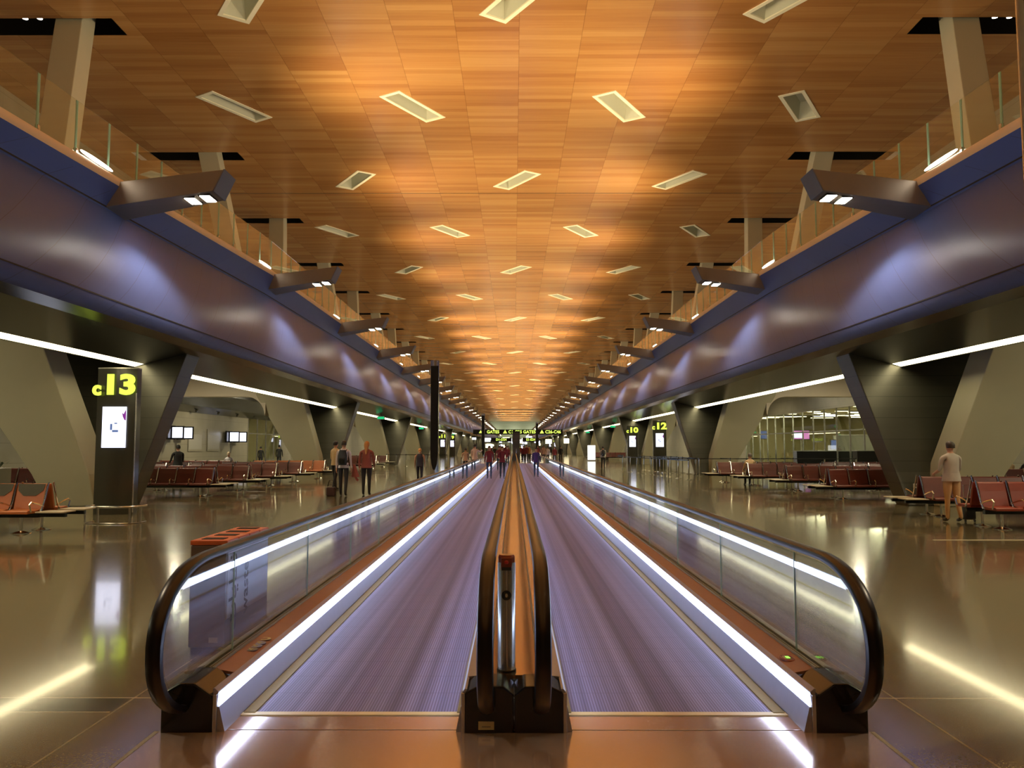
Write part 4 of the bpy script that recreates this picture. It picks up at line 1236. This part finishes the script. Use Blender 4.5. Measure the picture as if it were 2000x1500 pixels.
# glass gate room (left)
def lounge(s, y0, y1, nl, lab):
    xo = XC + s * 22.5
    t = thing('window_%d' % (1 if s < 0 else 2), (xo, y0, 0), None, None); t['kind'] = 'structure'
    n = int((y1 - y0) / 2.2)
    mb = MB()
    for k in range(n + 1): mb.box(-.05, .05, (y1 - y0) * k / n - .04, (y1 - y0) * k / n + .04, 0, 4.35)
    mb.box(-.05, .05, 0, y1 - y0, 2.7, 2.8); mb.build('window_frame', 'steel', t)
    mb = MB(); mb.box(-.01, .01, 0, y1 - y0, 0, 4.35); mb.build('window_pane', 'glass2', t)
    mb = MB()
    a, b = xo + s * .3, xo + s * 16
    mb.box(min(a, b), max(a, b), y0 - 4, y1 + 14, 4.9, 5.1)
    c = xo + s * 16
    mb.box(min(c, c + s * .2), max(c, c + s * .2), y0 - 4, y1 + 14, 0, 5)
    mb.box(min(a, b), max(a, b), y1 + 14, y1 + 14.2, 0, 5)
    o = mb.build('wall_%s_lounge' % SN[s], 'loungew'); o['kind'] = 'structure'
    rr = random.Random(5 + s)
    for k in range(nl):
        x = xo + s * rr.uniform(2.2, 14); y = y0 + (y1 + 12 - y0) * (k + .5) / nl; L = rr.choice([1.2, 2.4, 3.2])
        q = thing('lounge_light', (x, y, 4.75), 'slim warm ceiling strip in the %s glass gate lounge, %s from the camera' % (SN[s], ORD[k]), 'ceiling light', 'strips in the %s gate lounge' % SN[s])
        mb = MB(); mb.box(-L / 2, L / 2, -.10, .10, -.02, .02); mb.build('diffuser', 'strip', q)
        mb = MB(); mb.box(-L / 2 - .03, L / 2 + .03, -.13, .13, .02, .14); mb.build('housing', 'grey', q)
lounge(1, 44, 80, 48, 'right'); lounge(-1, 69, 79, 14, 'left')
xr = XC + 22.5
for k, (x, y, w_, h_, z_, m_, lb) in enumerate(((26.2, 75, 1.5, .75, 2.7, 'screenp', 'pink and white advertising screen in the right gate lounge'),
                                              (26.0, 66.5, .7, .7, 1.8, 'screenb', 'blue monitor in the right gate lounge near the dark column'),
                                              (27.0, 89, .8, .8, 2.9, 'screenb', 'small blue screen high in the right gate lounge'))):
    t = thing('lounge_screen', (x, y, z_), lb, 'screen')
    mb = MB(); mb.box(-w_ / 2 - .06, w_ / 2 + .06, 0, .12, -h_ / 2 - .06, h_ / 2 + .06); mb.build('case', 'black', t)
    mb = MB(); mb.box(-w_ / 2, w_ / 2, -.015, -.001, -h_ / 2, h_ / 2); s_ = mb.build('lit_screen', m_, t)
    mb = MB(); mb.box(-.04, .04, .02, .1, -z_, -h_ / 2); mb.build('stand', 'steel', t)
    if m_ == 'screenp':
        mb = MB(); mb.box(-w_ / 2 + .1, 0.1, -.02, -.016, -h_ / 2 + .1, h_ / 2 - .1); mb.build('white_field', 'screen', s_)
for k, (x, y, L, H_, m_) in enumerate(((25.0, 52.5, 6.5, 1.35, 'black'), (24.5, 60, 8, 1.3, 'black'), (26.5, 66, 6, 1.3, 'black'))):
    t = thing('gate_counter', (x, y, 0), 'dark gate counter behind the right lounge glass, %s from the camera' % ORD[k], 'counter')
    mb = MB(); mb.box(-L / 2, L / 2, -.35, .35, 0, H_); mb.build('counter_front', m_, t)
    mb = MB(); mb.box(-L / 2 - .05, L / 2 + .05, -.4, .4, H_, H_ + .05); mb.build('counter_top', 'grey', t)
    t = thing('partition_screen', (x + 2.5, y + 3, 0), 'grey equipment partition behind the %s dark gate counter' % ORD[k], 'partition')
    mb = MB(); mb.box(-2.2, 2.2, -.1, .1, 0, 2.5); mb.build('panel', 'grey', t); mb = MB(); mb.box(-2.25, 2.25, -.12, .12, 2.5, 2.56); mb.build('cap', 'steel', t)
t = thing('planter', (-17.2, 24.2, 0), 'low pale planter wall with dark green plants at the left edge', 'planter')
mb = MB(); mb.box(-3.4, 2.2, -.35, .35, 0, 1.02); mb.build('planter_box', 'pot', t, bevel=.03)
mb = MB(); lr = random.Random(2)
for k in range(420):
    x = lr.uniform(-3.3, 2.1); y = lr.uniform(-.1, .35); z = 1.0 + lr.uniform(0, .28); a = lr.uniform(0, 2 * pi); L = lr.uniform(.10, .24); e = lr.uniform(-.2, 1.0)
    d = Vector((cos(a) * cos(e), sin(a) * cos(e), sin(e))); n = Vector((-sin(a), cos(a), 0)) * L * .25
    p = Vector((x, y, z)); mb.add([p, p + d * L * .5 + n, p + d * L, p + d * L * .5 - n], [(0, 1, 2, 3)])
mb.build('foliage', 'leafg', t)['kind'] = 'stuff'
t = thing('white_bundle', (-15.5, 24.0, 1.06), 'white cloth bundle lying on the planter wall beside the plants', 'bundle')
mb = MB(); mb.ball((0, 0, .205), (.34, .2, .2), 16, 9); mb.ball((-.55, 0, .09), (.45, .16, .09), 14, 7); mb.build('cloth_body', cloth('bundle', (.55, .50, .42)), t, True)
for s in (-1, 1):
    t = thing('wall_socket', (XC + s * 11.15, V0 + .25 - .43 , .55), 'small white socket plate low on the %s dark column' % SN[s], 'socket')
    mb = MB(); mb.box(-.06, .06, -.02, .03, -.06, .06); mb.build('plate', 'white', t, bevel=.004)
    mb = MB(); mb.box(-.03, .03, -.025, -.02, -.03, .03); mb.build('socket_face', 'grey', t)
t = thing('floor_strip', (9.9, 14.65, 0), 'thin bright metal strip set across the floor at the right', 'floor strip')
mb = MB(); mb.box(-2.5, 8, -.03, .03, 0, .006); mb.build('metal_strip', 'table', t)

# ------------------------------------------------------------------ added fill lamps with made-up fittings, to brighten the gate aisles
for s in (-1, 1):
    for k in range(-1, 6):
        for q in (6, 19):
            y = V0 + PER * k + q
            if y < -6: continue
            lab = 'added square fill light above the %s gate seats, %s along the aisle' % (SN[s], ORD[(k + 1) * 2 + (q > 10)])
            t = thing('aisle_fill_fitting', (XC + s * 17.5, y, 5.99), lab, 'ceiling light', 'added fill lights above the gate aisles')
            mb = MB(); mb.box(-.35, .35, -.35, .35, -.03, 0); f = mb.build('fitting', 'recessf', t)
            mb = MB(); mb.box(-.28, .28, -.28, .28, -.035, -.03); mb.build('lens', 'recessf', f)
            lamp('aisle_fill', 'AREA', (XC + s * 17.5, y, 5.94), 300, (1.0, .90, .62), size=.55, specular_factor=.15)
    for y in (50, 62, 74):
        if s > 0 or y > 70: lamp('lounge_fill', 'AREA', (XC + s * 29, y + 2, 4.6), 800, (1.0, .93, .58), size=4)

# small twin lamps inside the ceiling openings
for s in (-1, 1):
    for k in range(4):
        yy = V0 + PER * k + 6.3
        for q, xx in enumerate((18.1, 18.65)):
            t = thing('opening_lamp', (XC + s * xx, yy + .3, CZ + .5), '%s small round lamp in the %s dark ceiling opening on the %s' % (('inner', 'outer')[q], ORD[k], SN[s]), 'ceiling light', 'twin lamps in the ceiling openings')
            mb = MB(); mb.lathe([(.13, 0), (.13, .18)], n=14); mb.build('lamp_can', 'black', t)
            mb = MB(); mb.lathe([(.10, -.01), (.10, 0)], n=14); mb.build('lens', 'lamp2', t)
            mb = MB(); mb.box(-.02, .02, -.02, .02, .18, 1.7); mb.build('hanger', 'black', t)
